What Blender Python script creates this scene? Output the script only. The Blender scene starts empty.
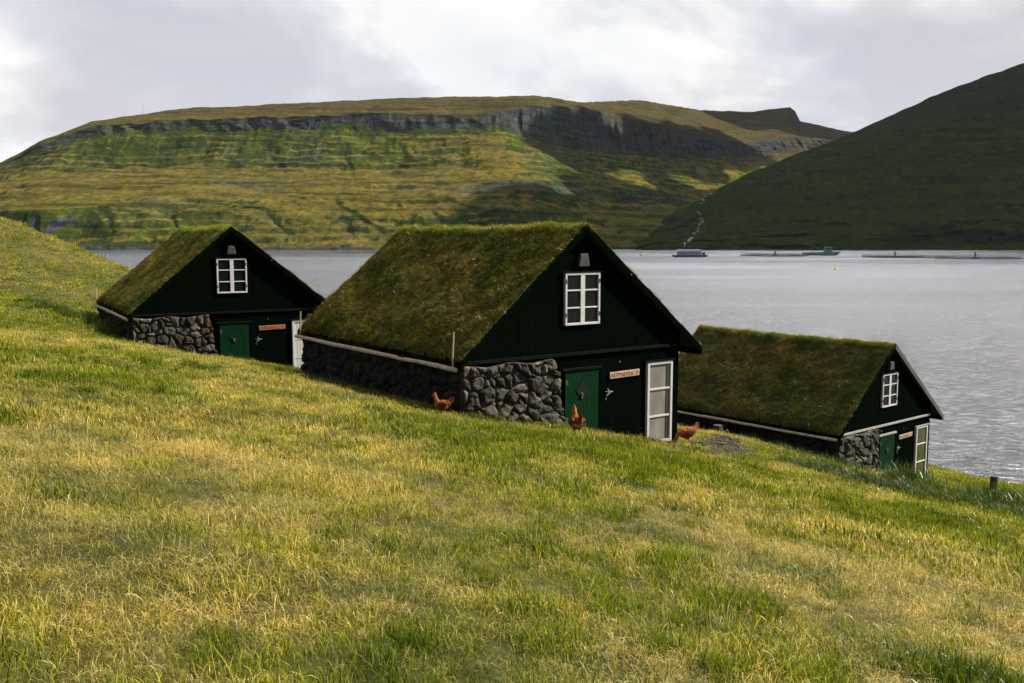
import bpy, bmesh, math, random
import numpy as np
from mathutils import Vector, Matrix, Quaternion, Euler

random.seed(7)
rng = np.random.default_rng(7)
SC = bpy.context.scene
COL = SC.collection
EYE = 14.0                      # camera height above the fjord

# ---------------------------------------------------------------- camera
F_PX, PITCH = 951.4, math.radians(6.235)
cam_data = bpy.data.cameras.new('camera')
cam_data.sensor_fit = 'HORIZONTAL'
cam_data.sensor_width = 36.0
cam_data.lens = 36.0 * F_PX / 1024.0
cam_data.clip_start = 0.1
cam_data.clip_end = 30000
cam = bpy.data.objects.new('camera', cam_data)
cam.location = (0, 0, EYE)
cam.rotation_euler = (math.pi / 2 - PITCH, 0, 0)
COL.objects.link(cam)
SC.camera = cam

# ---------------------------------------------------------------- light
SUN_AZ, SUN_EL = math.radians(82), math.radians(40)
SUN = Vector((math.cos(SUN_EL) * math.sin(SUN_AZ), math.cos(SUN_EL) * math.cos(SUN_AZ), math.sin(SUN_EL)))
sd = bpy.data.lights.new('sun', 'SUN')
sd.energy = 5.0
sd.angle = math.radians(0.6)
sd.color = (1.0, 0.90, 0.74)
so = bpy.data.objects.new('sun', sd)
so.rotation_euler = (-SUN).to_track_quat('-Z', 'Y').to_euler()
so.location = (200, 40, 200)
COL.objects.link(so)

SC.view_settings.view_transform = 'Standard'
SC.view_settings.look = 'None'
SC.view_settings.gamma = 1.0
SC.view_settings.exposure = 1.5
SC.view_settings.use_curve_mapping = False
SC.render.engine = 'CYCLES'
SC.cycles.use_denoising = True
SC.cycles.max_bounces = 5
SC.cycles.diffuse_bounces = 2
SC.cycles.glossy_bounces = 2
SC.cycles.transmission_bounces = 3
SC.cycles.transparent_max_bounces = 4


def N(nt, kind, **kw):
    n = nt.nodes.new(kind)
    for k, v in kw.items():
        setattr(n, k, v)
    return n


def sky():
    w = bpy.data.worlds.new('World')
    SC.world = w
    w.use_nodes = True
    nt = w.node_tree
    nt.nodes.clear()
    L = nt.links.new
    out = N(nt, 'ShaderNodeOutputWorld')
    bg = N(nt, 'ShaderNodeBackground')
    bg.inputs['Strength'].default_value = 0.05
    L(bg.outputs[0], out.inputs[0])
    st = N(nt, 'ShaderNodeTexSky', sky_type='NISHITA', sun_disc=False)
    st.sun_elevation = SUN_EL
    st.sun_rotation = SUN_AZ
    st.air_density = 1.0
    st.dust_density = 1.0
    tc = N(nt, 'ShaderNodeTexCoord')
    sep = N(nt, 'ShaderNodeSeparateXYZ')
    L(tc.outputs['Generated'], sep.inputs[0])
    # project the view direction onto a flat cloud layer
    zc = N(nt, 'ShaderNodeMath', operation='MAXIMUM')
    L(sep.outputs[2], zc.inputs[0]); zc.inputs[1].default_value = 0.0
    za = N(nt, 'ShaderNodeMath', operation='ADD')
    L(zc.outputs[0], za.inputs[0]); za.inputs[1].default_value = 0.38
    dx = N(nt, 'ShaderNodeMath', operation='DIVIDE'); L(sep.outputs[0], dx.inputs[0]); L(za.outputs[0], dx.inputs[1])
    dy = N(nt, 'ShaderNodeMath', operation='DIVIDE'); L(sep.outputs[1], dy.inputs[0]); L(za.outputs[0], dy.inputs[1])
    cb = N(nt, 'ShaderNodeCombineXYZ'); L(dx.outputs[0], cb.inputs[0]); L(dy.outputs[0], cb.inputs[1])
    cb.inputs[2].default_value = 12.6
    n1 = N(nt, 'ShaderNodeTexNoise'); n1.inputs['Scale'].default_value = 1.1
    n1.inputs['Detail'].default_value = 9; n1.inputs['Roughness'].default_value = 0.52
    n1.inputs['Distortion'].default_value = 0.35
    L(cb.outputs[0], n1.inputs['Vector'])
    n2 = N(nt, 'ShaderNodeTexNoise'); n2.inputs['Scale'].default_value = 1.7
    n2.inputs['Detail'].default_value = 8; n2.inputs['Roughness'].default_value = 0.55
    n2.inputs['Distortion'].default_value = 0.25
    L(cb.outputs[0], n2.inputs['Vector'])
    # cover: thick towards the horizon, opening overhead
    cover = N(nt, 'ShaderNodeMapRange'); cover.clamp = True
    cover.inputs['From Min'].default_value = 0.30; cover.inputs['From Max'].default_value = 0.75
    cover.inputs['To Min'].default_value = 1.0; cover.inputs['To Max'].default_value = 0.0
    L(sep.outputs[2], cover.inputs['Value'])
    mr = N(nt, 'ShaderNodeMapRange'); mr.clamp = True
    mr.inputs['From Min'].default_value = 0.36; mr.inputs['From Max'].default_value = 0.60
    L(n1.outputs[0], mr.inputs['Value'])
    fac = N(nt, 'ShaderNodeMath', operation='MULTIPLY_ADD'); fac.use_clamp = True
    L(cover.outputs[0], fac.inputs[0]); fac.inputs[1].default_value = 0.62
    mm = N(nt, 'ShaderNodeMath', operation='MULTIPLY'); L(mr.outputs[0], mm.inputs[0]); mm.inputs[1].default_value = 0.45
    L(mm.outputs[0], fac.inputs[2])
    # cloud colour: grey undersides to white tops
    cr = N(nt, 'ShaderNodeValToRGB')
    e = cr.color_ramp.elements
    e[0].position = 0.42; e[0].color = (4.45, 4.4, 4.8, 1)
    e[1].position = 0.57; e[1].color = (7.2, 7.1, 7.0, 1)
    m = e.new(0.5); m.color = (5.3, 5.3, 5.6, 1)
    L(n2.outputs[0], cr.inputs[0])
    # glow added to the cloud above the view, to brighten the fjord's reflection
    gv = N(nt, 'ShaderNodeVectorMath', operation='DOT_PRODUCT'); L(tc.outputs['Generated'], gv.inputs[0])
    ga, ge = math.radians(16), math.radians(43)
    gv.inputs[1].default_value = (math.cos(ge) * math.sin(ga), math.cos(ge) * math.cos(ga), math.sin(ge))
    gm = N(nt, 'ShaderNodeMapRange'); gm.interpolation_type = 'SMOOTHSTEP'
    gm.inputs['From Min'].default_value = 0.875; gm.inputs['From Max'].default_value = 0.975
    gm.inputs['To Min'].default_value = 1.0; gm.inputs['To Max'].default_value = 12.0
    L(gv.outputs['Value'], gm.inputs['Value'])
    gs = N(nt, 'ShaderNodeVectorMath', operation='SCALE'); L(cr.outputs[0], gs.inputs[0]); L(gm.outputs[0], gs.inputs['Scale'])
    mix = N(nt, 'ShaderNodeMix', data_type='RGBA')
    L(fac.outputs[0], mix.inputs['Factor'])
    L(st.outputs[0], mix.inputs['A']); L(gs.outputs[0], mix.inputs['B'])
    L(mix.outputs['Result'], bg.inputs['Color'])


sky()

# ---------------------------------------------------------------- numpy noise
_perm = np.random.default_rng(3).permutation(512)
_perm = np.concatenate([_perm, _perm, _perm])
_gr = np.random.default_rng(4).normal(size=(512, 2)); _gr /= np.linalg.norm(_gr, axis=1)[:, None]


def pn(x, y):
    x = np.asarray(x, float); y = np.asarray(y, float)
    xi = np.floor(x).astype(int); yi = np.floor(y).astype(int)
    xf = x - xi; yf = y - yi
    u = xf ** 3 * (xf * (xf * 6 - 15) + 10); v = yf ** 3 * (yf * (yf * 6 - 15) + 10)

    def g(a, b):
        h = _perm[(_perm[a & 511] + b) & 511]
        q = _gr[h]
        return q[..., 0], q[..., 1]
    g00 = g(xi, yi); g10 = g(xi + 1, yi); g01 = g(xi, yi + 1); g11 = g(xi + 1, yi + 1)
    a = g00[0] * xf + g00[1] * yf
    b = g10[0] * (xf - 1) + g10[1] * yf
    c = g01[0] * xf + g01[1] * (yf - 1)
    d = g11[0] * (xf - 1) + g11[1] * (yf - 1)
    return ((a + (b - a) * u) * (1 - v) + (c + (d - c) * u) * v) * 1.5


def fbm(x, y, o=5, ro=0.5, lac=2.03):
    s = 0; a = 1
    for i in range(o):
        s = s + a * pn(x + 17.3 * i, y - 9.1 * i); a *= ro; x = x * lac; y = y * lac
    return s


def ridged(x, y, o=4, ro=0.55):
    s = 0; a = 1
    for i in range(o):
        s = s + a * (1 - np.abs(pn(x + 31.7 * i, y + 5.3 * i)) * 1.8); a *= ro; x = x * 2.1; y = y * 2.1
    return s


# ---------------------------------------------------------------- object helpers
def props(o, label=None, cat=None, group=None, kind=None):
    if label: o['label'] = label
    if cat: o['category'] = cat
    if group: o['group'] = group
    if kind: o['kind'] = kind
    return o


def empty(name, loc, rz=0.0):
    o = bpy.data.objects.new(name, None)
    o.empty_display_size = 0.2
    o.location = loc; o.rotation_euler = (0, 0, rz)
    COL.objects.link(o)
    return o


def link(name, me, mat=None, parent=None):
    o = bpy.data.objects.new(name, me)
    COL.objects.link(o)
    if mat is not None:
        me.materials.clear(); me.materials.append(mat)
    if parent is not None: o.parent = parent
    return o


def mesh_np(name, V, Fq, smooth=False):
    me = bpy.data.meshes.new(name)
    V = np.asarray(V, np.float32); Fq = np.asarray(Fq, np.int32)
    k = Fq.shape[1]
    me.vertices.add(len(V)); me.vertices.foreach_set('co', V.ravel())
    me.loops.add(Fq.size); me.loops.foreach_set('vertex_index', Fq.ravel())
    me.polygons.add(len(Fq))
    me.polygons.foreach_set('loop_start', np.arange(0, Fq.size, k, dtype=np.int32))
    me.polygons.foreach_set('loop_total', np.full(len(Fq), k, np.int32))
    if smooth: me.polygons.foreach_set('use_smooth', np.ones(len(Fq), bool))
    me.update(); me.validate()
    return me


def grid_faces(nr, nc):
    i = np.arange(nr * nc).reshape(nr, nc)
    return np.stack([i[:-1, :-1], i[:-1, 1:], i[1:, 1:], i[1:, :-1]], -1).reshape(-1, 4)


def vcol(me, name, C):
    a = me.color_attributes.new(name, 'FLOAT_COLOR', 'POINT')
    C = np.asarray(C, np.float32)
    if C.shape[1] == 3: C = np.concatenate([C, np.ones((len(C), 1), np.float32)], 1)
    a.data.foreach_set('color', C.ravel())


class MB:
    """collects simple solids into one mesh"""
    def __init__(s): s.v = []; s.f = []

    def add(s, V, F):
        b = len(s.v); s.v += [tuple(p) for p in V]; s.f += [tuple(i + b for i in f) for f in F]

    def box(s, x0, x1, y0, y1, z0, z1):
        V = [(x, y, z) for x in (x0, x1) for y in (y0, y1) for z in (z0, z1)]
        s.add(V, [(0, 1, 3, 2), (4, 6, 7, 5), (0, 4, 5, 1), (2, 3, 7, 6), (0, 2, 6, 4), (1, 5, 7, 3)])

    def prism_y(s, poly, y0, y1):
        """poly of (x,z), counter-clockwise seen from -y"""
        n = len(poly)
        V = [(x, y0, z) for x, z in poly] + [(x, y1, z) for x, z in poly]
        F = [tuple(range(n)), tuple(range(2 * n - 1, n - 1, -1))]
        F += [(i, i + n, (i + 1) % n + n, (i + 1) % n) for i in range(n)]
        s.add(V, F)

    def tube(s, P, R, k=8, jit=0.0, cap=True):
        P = [Vector(p) for p in P]
        rings = []
        for i, p in enumerate(P):
            t = (P[min(i + 1, len(P) - 1)] - P[max(i - 1, 0)]).normalized()
            a = t.orthogonal().normalized() if i == 0 else (a - t * a.dot(t)).normalized()
            b = t.cross(a)
            r = R[i] if hasattr(R, '__len__') else R
            rings.append([p + (a * math.cos(2 * math.pi * j / k) + b * math.sin(2 * math.pi * j / k)) * r * (1 + random.uniform(-jit, jit)) for j in range(k)])
        V = [q for r in rings for q in r]
        F = []
        for i in range(len(P) - 1):
            for j in range(k):
                F.append((i * k + j, i * k + (j + 1) % k, (i + 1) * k + (j + 1) % k, (i + 1) * k + j))
        if cap:
            F.append(tuple(range(k - 1, -1, -1))); F.append(tuple((len(P) - 1) * k + j for j in range(k)))
        s.add(V, F)

    def mesh(s, name, smooth=False):
        me = bpy.data.meshes.new(name)
        me.from_pydata(s.v, [], s.f)
        if smooth:
            for p in me.polygons: p.use_smooth = True
        me.update()
        return me

    def build(s, name, mat, parent=None, smooth=False, bevel=0.0):
        o = link(name, s.mesh(name, smooth), mat, parent)
        if bevel:
            b = o.modifiers.new('bevel', 'BEVEL'); b.width = bevel; b.segments = 2; b.limit_method = 'ANGLE'
        return o


def each(mbs, name, mat, parent, bevel=0.0, smooth=False):
    """every solid its own object"""
    for m in mbs: m.build(name, mat, parent, smooth, bevel)


def BX(*a):
    m = MB(); m.box(*a); return m


# ---------------------------------------------------------------- material helpers
def mat_new(name):
    m = bpy.data.materials.new(name)
    m.use_nodes = True
    nt = m.node_tree
    nt.nodes.clear()
    out = N(nt, 'ShaderNodeOutputMaterial')
    return m, nt, out


def principled(nt, out, rough=0.8, spec=0.3):
    p = N(nt, 'ShaderNodeBsdfPrincipled')
    p.inputs['Roughness'].default_value = rough
    p.inputs['Specular IOR Level'].default_value = spec
    nt.links.new(p.outputs[0], out.inputs[0])
    return p


def noise(nt, vec, scale, detail=5, rough=0.55, dist=0.0):
    n = N(nt, 'ShaderNodeTexNoise')
    n.inputs['Scale'].default_value = scale; n.inputs['Detail'].default_value = detail
    n.inputs['Roughness'].default_value = rough; n.inputs['Distortion'].default_value = dist
    if vec is not None: nt.links.new(vec, n.inputs['Vector'])
    return n.outputs[0]


def ramp(nt, val, stops):
    r = N(nt, 'ShaderNodeValToRGB')
    e = r.color_ramp.elements
    while len(e) < len(stops): e.new(0.5)
    for i, (p, c) in enumerate(stops):
        e[i].position = p
        e[i].color = (c, c, c, 1) if not hasattr(c, '__len__') else (*c, 1)
    nt.links.new(val, r.inputs[0])
    return r.outputs[0]


def mixc(nt, fac, a, b, blend='MIX'):
    m = N(nt, 'ShaderNodeMix', data_type='RGBA', blend_type=blend)
    for sock, v in (('Factor', fac), ('A', a), ('B', b)):
        s = m.inputs[sock]
        if hasattr(v, 'is_linked') or isinstance(v, bpy.types.NodeSocket): nt.links.new(v, s)
        elif hasattr(v, '__len__'): s.default_value = (*v, 1)
        else: s.default_value = v
    return m.outputs['Result']


def math_(nt, op, a, b=None, c=None, clamp=False):
    n = N(nt, 'ShaderNodeMath', operation=op); n.use_clamp = clamp
    for i, v in enumerate((a, b, c)):
        if v is None: continue
        if isinstance(v, bpy.types.NodeSocket): nt.links.new(v, n.inputs[i])
        else: n.inputs[i].default_value = v
    return n.outputs[0]


def position(nt, scale=None):
    g = N(nt, 'ShaderNodeNewGeometry')
    if scale is None: return g.outputs['Position']
    m = N(nt, 'ShaderNodeVectorMath', operation='MULTIPLY')
    nt.links.new(g.outputs['Position'], m.inputs[0]); m.inputs[1].default_value = scale
    return m.outputs[0]


def objco(nt, scale=None):
    t = N(nt, 'ShaderNodeTexCoord')
    if scale is None: return t.outputs['Object']
    m = N(nt, 'ShaderNodeVectorMath', operation='MULTIPLY')
    nt.links.new(t.outputs['Object'], m.inputs[0]); m.inputs[1].default_value = scale
    return m.outputs[0]


def bump(nt, h, strength=0.5, dist=0.02):
    b = N(nt, 'ShaderNodeBump')
    b.inputs['Strength'].default_value = strength; b.inputs['Distance'].default_value = dist
    nt.links.new(h, b.inputs['Height'])
    return b.outputs[0]


def simple(name, c, rough=0.7, spec=0.3, var=0.25, scale=6.0, bmp=0.0):
    """one paint or metal with uneven tone"""
    m, nt, out = mat_new(name)
    p = principled(nt, out, rough, spec)
    n = noise(nt, objco(nt), scale, 6, 0.6)
    lo = tuple(v * (1 - var) for v in c); hi = tuple(min(1, v * (1 + var)) for v in c)
    nt.links.new(ramp(nt, n, [(0.3, lo), (0.7, hi)]), p.inputs['Base Color'])
    if bmp: nt.links.new(bump(nt, n, bmp, 0.01), p.inputs['Normal'])
    return m


M = {}


def make_materials():
    # --- black tarred boards with pale flecks
    m, nt, out = mat_new('tarred_boards')
    p = principled(nt, out, 0.85, 0.0)
    co = objco(nt)
    grain = noise(nt, objco(nt, (14, 14, 1.2)), 3.0, 6, 0.6)
    base = ramp(nt, grain, [(0.3, (0.0006, 0.0014, 0.0009)), (0.75, (0.0016, 0.0032, 0.0022))])
    fl = noise(nt, co, 9.0, 3, 0.5)
    flm = ramp(nt, fl, [(0.735, 0.0), (0.76, 0.75)])
    big = noise(nt, co, 0.7, 2, 0.5)
    flm2 = mixc(nt, 1.0, flm, ramp(nt, big, [(0.45, 0.0), (0.6, 1.0)]), 'MULTIPLY')
    nt.links.new(mixc(nt, flm2, base, (0.42, 0.43, 0.40)), p.inputs['Base Color'])
    nt.links.new(bump(nt, grain, 0.2, 0.01), p.inputs['Normal'])
    M['tar'] = m
    M['tar_trim'] = simple('weathered_trim', (0.0025, 0.0045, 0.0035), 0.8, 0.02, 0.5, 8, 0.3)
    M['grey_trim'] = simple('pale_grey_trim', (0.16, 0.17, 0.16), 0.7, 0.3, 0.25, 8, 0.3)
    M['lit_board'] = simple('lit_verge_board', (0.035, 0.036, 0.036), 0.8, 0.2, 0.4, 3, 0.3)
    M['white'] = simple('white_paint', (0.30, 0.305, 0.31), 0.5, 0.3, 0.12, 10, 0.1)
    M['green'] = simple('green_door_paint', (0.0009, 0.0145, 0.0048), 0.8, 0.03, 0.25, 5, 0.2)
    M['dark_green'] = simple('dark_green_panel', (0.001, 0.007, 0.003), 0.6, 0.1, 0.3, 5)
    M['log'] = simple('weathered_log', (0.34, 0.275, 0.20), 0.85, 0.2, 0.35, 7, 0.6)
    M['stake'] = simple('weathered_stake', (0.24, 0.19, 0.12), 0.85, 0.2, 0.3, 12, 0.5)
    M['sign'] = simple('bleached_sign_wood', (0.24, 0.165, 0.12), 0.8, 0.2, 0.3, 14, 0.3)
    M['sign_red'] = simple('reddish_sign_wood', (0.17, 0.072, 0.035), 0.8, 0.2, 0.35, 14, 0.3)
    M['letter'] = simple('dark_lettering', (0.07, 0.028, 0.014), 0.8, 0.2, 0.3, 20)
    M['ornament'] = simple('chipped_pale_paint', (0.12, 0.13, 0.125), 0.8, 0.2, 0.3, 20)
    M['metal'] = simple('grey_vent_metal', (0.035, 0.036, 0.034), 0.7, 0.15, 0.25, 8)
    M['brass'] = simple('dull_handle_metal', (0.05, 0.05, 0.045), 0.6, 0.2, 0.2, 20)

    def glass(name, c, rough=0.06):
        m, nt, out = mat_new(name)
        p = principled(nt, out, rough, 0.10)
        n = noise(nt, objco(nt, (1, 1, 0.4)), 2.2, 3, 0.5)
        nt.links.new(ramp(nt, n, [(0.3, tuple(v * 0.7 for v in c)), (0.7, tuple(v * 1.3 for v in c))]), p.inputs['Base Color'])
        nt.links.new(bump(nt, noise(nt, objco(nt), 1.3, 2), 0.05, 0.02), p.inputs['Normal'])
        return m
    M['pane'] = glass('dark_window_glass', (0.004, 0.006, 0.005))
    M['pane_curtain'] = glass('curtained_window_glass', (0.13, 0.127, 0.115), 0.12)
    M['pane_olive'] = glass('olive_window_glass', (0.045, 0.050, 0.016), 0.1)
    M['boarded'] = simple('white_boarding', (0.32, 0.33, 0.33), 0.6, 0.3, 0.12, 8, 0.1)

    # --- field stones, tone per stone in the colour attribute
    m, nt, out = mat_new('field_stone')
    p = principled(nt, out, 0.85, 0.25)
    at = N(nt, 'ShaderNodeAttribute'); at.attribute_name = 'tone'
    n = noise(nt, objco(nt), 9.0, 8, 0.65)
    lich = ramp(nt, noise(nt, objco(nt), 5.0, 7, 0.68), [(0.57, 0.0), (0.64, 0.9)])
    c1 = mixc(nt, 1.0, at.outputs['Color'], ramp(nt, n, [(0.25, 0.45), (0.75, 1.35)]), 'MULTIPLY')
    c2 = mixc(nt, lich, c1, mixc(nt, 1.0, at.outputs['Color'], (4.2, 4.0, 3.5), 'MULTIPLY'))
    nt.links.new(c2, p.inputs['Base Color'])
    nt.links.new(bump(nt, n, 1.0, 0.07), p.inputs['Normal'])
    M['stone'] = m

    # --- grass blades
    def blade(name, trans, patch, tint_scale, lo, mid, hi):
        m, nt, out = mat_new(name)
        at = N(nt, 'ShaderNodeAttribute'); at.attribute_name = 'tone'
        pos = position(nt)
        pa = noise(nt, pos, patch, 5, 0.6)
        c = mixc(nt, 1.0, at.outputs['Color'], ramp(nt, pa, [(0.32, lo), (0.5, mid), (0.68, hi)]), 'MULTIPLY')
        d = N(nt, 'ShaderNodeBsdfDiffuse'); nt.links.new(c, d.inputs[0])
        t = N(nt, 'ShaderNodeBsdfTranslucent'); nt.links.new(c, t.inputs[0])
        g = N(nt, 'ShaderNodeBsdfGlossy'); g.inputs['Roughness'].default_value = 0.45
        g.inputs['Color'].default_value = (0.5, 0.5, 0.45, 1)
        ms = N(nt, 'ShaderNodeMixShader'); ms.inputs[0].default_value = trans
        nt.links.new(d.outputs[0], ms.inputs[1]); nt.links.new(t.outputs[0], ms.inputs[2])
        fr = N(nt, 'ShaderNodeFresnel'); fr.inputs[0].default_value = 1.33
        fm = math_(nt, 'MULTIPLY', fr.outputs[0], 0.12)
        m2 = N(nt, 'ShaderNodeMixShader'); nt.links.new(fm, m2.inputs[0])
        nt.links.new(ms.outputs[0], m2.inputs[1]); nt.links.new(g.outputs[0], m2.inputs[2])
        nt.links.new(m2.outputs[0], out.inputs[0])
        return m
    M['blade'] = blade('meadow_grass', 0.45, 0.9, 1, (0.42, 0.54, 0.42), (1.0, 1.0, 0.92), (1.40, 1.26, 1.08))
    M['roof_blade'] = blade('turf_roof_grass', 0.25, 0.8, 1, (0.62, 0.74, 0.72), (0.95, 0.92, 0.85), (1.35, 0.95, 0.72))

    # --- soil and thatch under the meadow
    m, nt, out = mat_new('meadow_ground')
    p = principled(nt, out, 0.95, 0.1)
    pos = position(nt)
    a = noise(nt, pos, 0.22, 6, 0.6)
    b = noise(nt, pos, 6.0, 8, 0.7)
    ca = ramp(nt, a, [(0.35, (0.022, 0.032, 0.005)), (0.5, (0.045, 0.046, 0.010)), (0.65, (0.075, 0.058, 0.020))])
    nt.links.new(mixc(nt, 1.0, ca, ramp(nt, b, [(0.3, 0.45), (0.7, 1.2)]), 'MULTIPLY'), p.inputs['Base Color'])
    nt.links.new(bump(nt, b, 1.0, 0.08), p.inputs['Normal'])
    M['ground'] = m

    # --- turf body of a roof
    m, nt, out = mat_new('turf')
    p = principled(nt, out, 0.95, 0.1)
    a = noise(nt, position(nt), 0.9, 6, 0.65)
    b = noise(nt, position(nt), 14.0, 8, 0.7)
    ca = ramp(nt, a, [(0.35, (0.020, 0.030, 0.008)), (0.52, (0.040, 0.042, 0.012)), (0.68, (0.085, 0.055, 0.020))])
    nt.links.new(mixc(nt, 1.0, ca, ramp(nt, b, [(0.3, 0.4), (0.7, 1.3)]), 'MULTIPLY'), p.inputs['Base Color'])
    nt.links.new(bump(nt, b, 1.0, 0.06), p.inputs['Normal'])
    M['turf'] = m

    # --- mountainsides: grass on the benches, basalt where it is steep
    def hill(name, g_lo, g_hi, dry, rock_lo, rock_hi, dry_amt, heath, band=1.0):
        m, nt, out = mat_new(name)
        p = principled(nt, out, 1.0, 0.0)
        ge = N(nt, 'ShaderNodeNewGeometry')
        sp = N(nt, 'ShaderNodeSeparateXYZ'); nt.links.new(ge.outputs['Normal'], sp.inputs[0])
        pos = position(nt)
        n_mid = noise(nt, pos, 0.02, 8, 0.65)
        n_fin = noise(nt, pos, 0.11, 8, 0.7)
        strat = noise(nt, position(nt, (0.10, 0.10, 1.0)), 0.09, 6, 0.6)
        grass = ramp(nt, n_mid, [(0.35, g_lo), (0.62, g_hi)])
        flat = ramp(nt, math_(nt, 'MULTIPLY_ADD', n_mid, 0.22, sp.outputs[2]), [(0.985, 0.0), (1.10, dry_amt)])
        grass = mixc(nt, flat, grass, dry)
        sz = N(nt, 'ShaderNodeSeparateXYZ'); nt.links.new(pos, sz.inputs[0])
        high = math_(nt, 'MULTIPLY_ADD', sz.outputs[2], 1 / 45.0, -205 / 45.0, clamp=True)   # brown heath on the plateau
        grass = mixc(nt, math_(nt, 'MULTIPLY', high, .8), grass, heath)
        strk = noise(nt, position(nt, (1.0, 0.35, 0.22)), 0.10, 7, 0.68, 0.12)
        lines = noise(nt, position(nt, (0.05, 0.05, 1.0)), 0.16, 5, 0.62, 0.3)
        grass = mixc(nt, 1.0, grass, ramp(nt, strk, [(0.34, (0.60, 0.68, 0.60)), (0.5, (1.0, 1.0, 1.0)), (0.66, (1.32, 1.24, 1.1))]), 'MULTIPLY')
        grass = mixc(nt, band, grass, ramp(nt, lines, [(0.38, (0.45, 0.52, 0.46)), (0.49, (1.0, 1.0, 1.0)), (0.64, (1.25, 1.15, 1.0))]), 'MULTIPLY')
        rock = ramp(nt, math_(nt, 'MULTIPLY_ADD', strk, 0.5, math_(nt, 'MULTIPLY', n_fin, 0.5)), [(0.36, rock_lo), (0.62, rock_hi)])
        rock = mixc(nt, 1.0, rock, ramp(nt, lines, [(0.38, 0.45), (0.55, 1.15)]), 'MULTIPLY')
        st2 = math_(nt, 'MULTIPLY_ADD', strat, 0.30, math_(nt, 'MULTIPLY_ADD', n_fin, 0.34, sp.outputs[2]))
        rk = ramp(nt, st2, [(0.70, 1.0), (0.86, 0.0)])
        at = N(nt, 'ShaderNodeAttribute'); at.attribute_name = 'cliff'
        rk = math_(nt, 'MAXIMUM', rk, math_(nt, 'MULTIPLY', at.outputs['Fac'], ramp(nt, n_fin, [(0.36, 0.25), (0.52, 1.0)])))
        col = mixc(nt, rk, grass, rock)
        col = mixc(nt, 1.0, col, ramp(nt, n_fin, [(0.30, 0.45), (0.70, 1.4)]), 'MULTIPLY')
        nt.links.new(col, p.inputs['Base Color'])
        nt.links.new(bump(nt, n_fin, 1.0, 5.0), p.inputs['Normal'])
        return m
    M['hill'] = hill('mountain_slope', (0.014, 0.025, 0.003), (0.036, 0.049, 0.006), (0.072, 0.062, 0.013),
                     (0.010, 0.013, 0.017), (0.036, 0.041, 0.050), 0.95, (0.036, 0.029, 0.014))
    M['hill_far'] = hill('hillside_slope', (0.010, 0.022, 0.0025), (0.018, 0.031, 0.0035), (0.026, 0.034, 0.005),
                         (0.011, 0.016, 0.013), (0.026, 0.034, 0.026), 0.5, (0.018, 0.022, 0.009), 0.35)

    # --- fjord
    m, nt, out = mat_new('fjord_water')
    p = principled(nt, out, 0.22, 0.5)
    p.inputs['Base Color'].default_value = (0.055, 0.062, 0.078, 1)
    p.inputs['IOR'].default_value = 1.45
    pos = position(nt)
    h1 = noise(nt, position(nt, (1.0, 1.9, 1.0)), 0.75, 5, 0.62, 0.4)
    h2 = noise(nt, position(nt, (1.0, 1.5, 1.0)), 0.11, 3, 0.55, 0.2)
    hh = math_(nt, 'MULTIPLY_ADD', h2, 2.2, h1)
    bn = N(nt, 'ShaderNodeBump'); bn.inputs['Distance'].default_value = 1.1
    bn.inputs['Strength'].default_value = 0.9
    sp = N(nt, 'ShaderNodeSeparateXYZ'); nt.links.new(pos, sp.inputs[0])
    lane = noise(nt, position(nt, (0.3, 1.0, 1.0)), 0.012, 3, 0.5, 0.6)      # wind lanes
    dist = math_(nt, 'MULTIPLY_ADD', ramp(nt, lane, [(0.40, 0.0), (0.62, 1.0)]), 0.9, 0.75)
    # a gust ruffles the strip behind the net pens; the lee of the far shore lies calmer
    ya = math_(nt, 'MULTIPLY', math_(nt, 'SUBTRACT', sp.outputs[1], 915.0), 1 / 75.0)
    yb = math_(nt, 'POWER', math_(nt, 'ABSOLUTE', ya), 2.0)
    gust = math_(nt, 'SUBTRACT', 1.0, yb, clamp=True)
    xa = math_(nt, 'MULTIPLY_ADD', sp.outputs[0], 1 / 60.0, -190 / 60.0, clamp=True)
    xb = math_(nt, 'MULTIPLY_ADD', sp.outputs[0], -1 / 60.0, 470 / 60.0, clamp=True)
    gust = math_(nt, 'MULTIPLY', gust, math_(nt, 'MULTIPLY', xa, xb))
    lee = math_(nt, 'MULTIPLY_ADD', sp.outputs[1], -1 / 260.0, 900 / 260.0, clamp=True)
    dist = math_(nt, 'MULTIPLY', dist, math_(nt, 'MULTIPLY_ADD', lee, 0.7, 0.3))
    dist = math_(nt, 'MULTIPLY_ADD', gust, 3.0, dist)
    nt.links.new(dist, bn.inputs['Distance'])
    nt.links.new(math_(nt, 'MULTIPLY_ADD', lee, 0.14, math_(nt, 'MULTIPLY_ADD', gust, 0.3, 0.09)), p.inputs['Roughness'])
    nt.links.new(hh, bn.inputs['Height'])
    nt.links.new(bn.outputs[0], p.inputs['Normal'])
    M['water'] = m

    m, nt, out = mat_new('gravel')
    p = principled(nt, out, 0.9, 0.2)
    n = noise(nt, position(nt), 11, 4, 0.6)
    nt.links.new(ramp(nt, n, [(0.3, (0.008, 0.0065, 0.005)), (0.7, (0.034, 0.028, 0.020))]), p.inputs['Base Color'])
    M['gravel'] = m
    M['hull'] = simple('dark_hull', (0.035, 0.042, 0.05), 0.5, 0.4, 0.3, 0.5)
    M['deckhouse'] = simple('grey_deckhouse', (0.22, 0.24, 0.27), 0.6, 0.4, 0.2, 0.4)
    M['deckroof'] = simple('pale_roof', (0.45, 0.47, 0.50), 0.6, 0.4, 0.1, 0.4)
    M['greenboat'] = simple('green_workboat', (0.06, 0.16, 0.11), 0.5, 0.4, 0.3, 0.5)
    M['ring'] = simple('black_pipe', (0.03, 0.035, 0.036), 0.5, 0.4, 0.3, 0.5)
    M['buoy'] = simple('yellow_buoy', (0.55, 0.48, 0.05), 0.5, 0.4, 0.1, 1)
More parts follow.
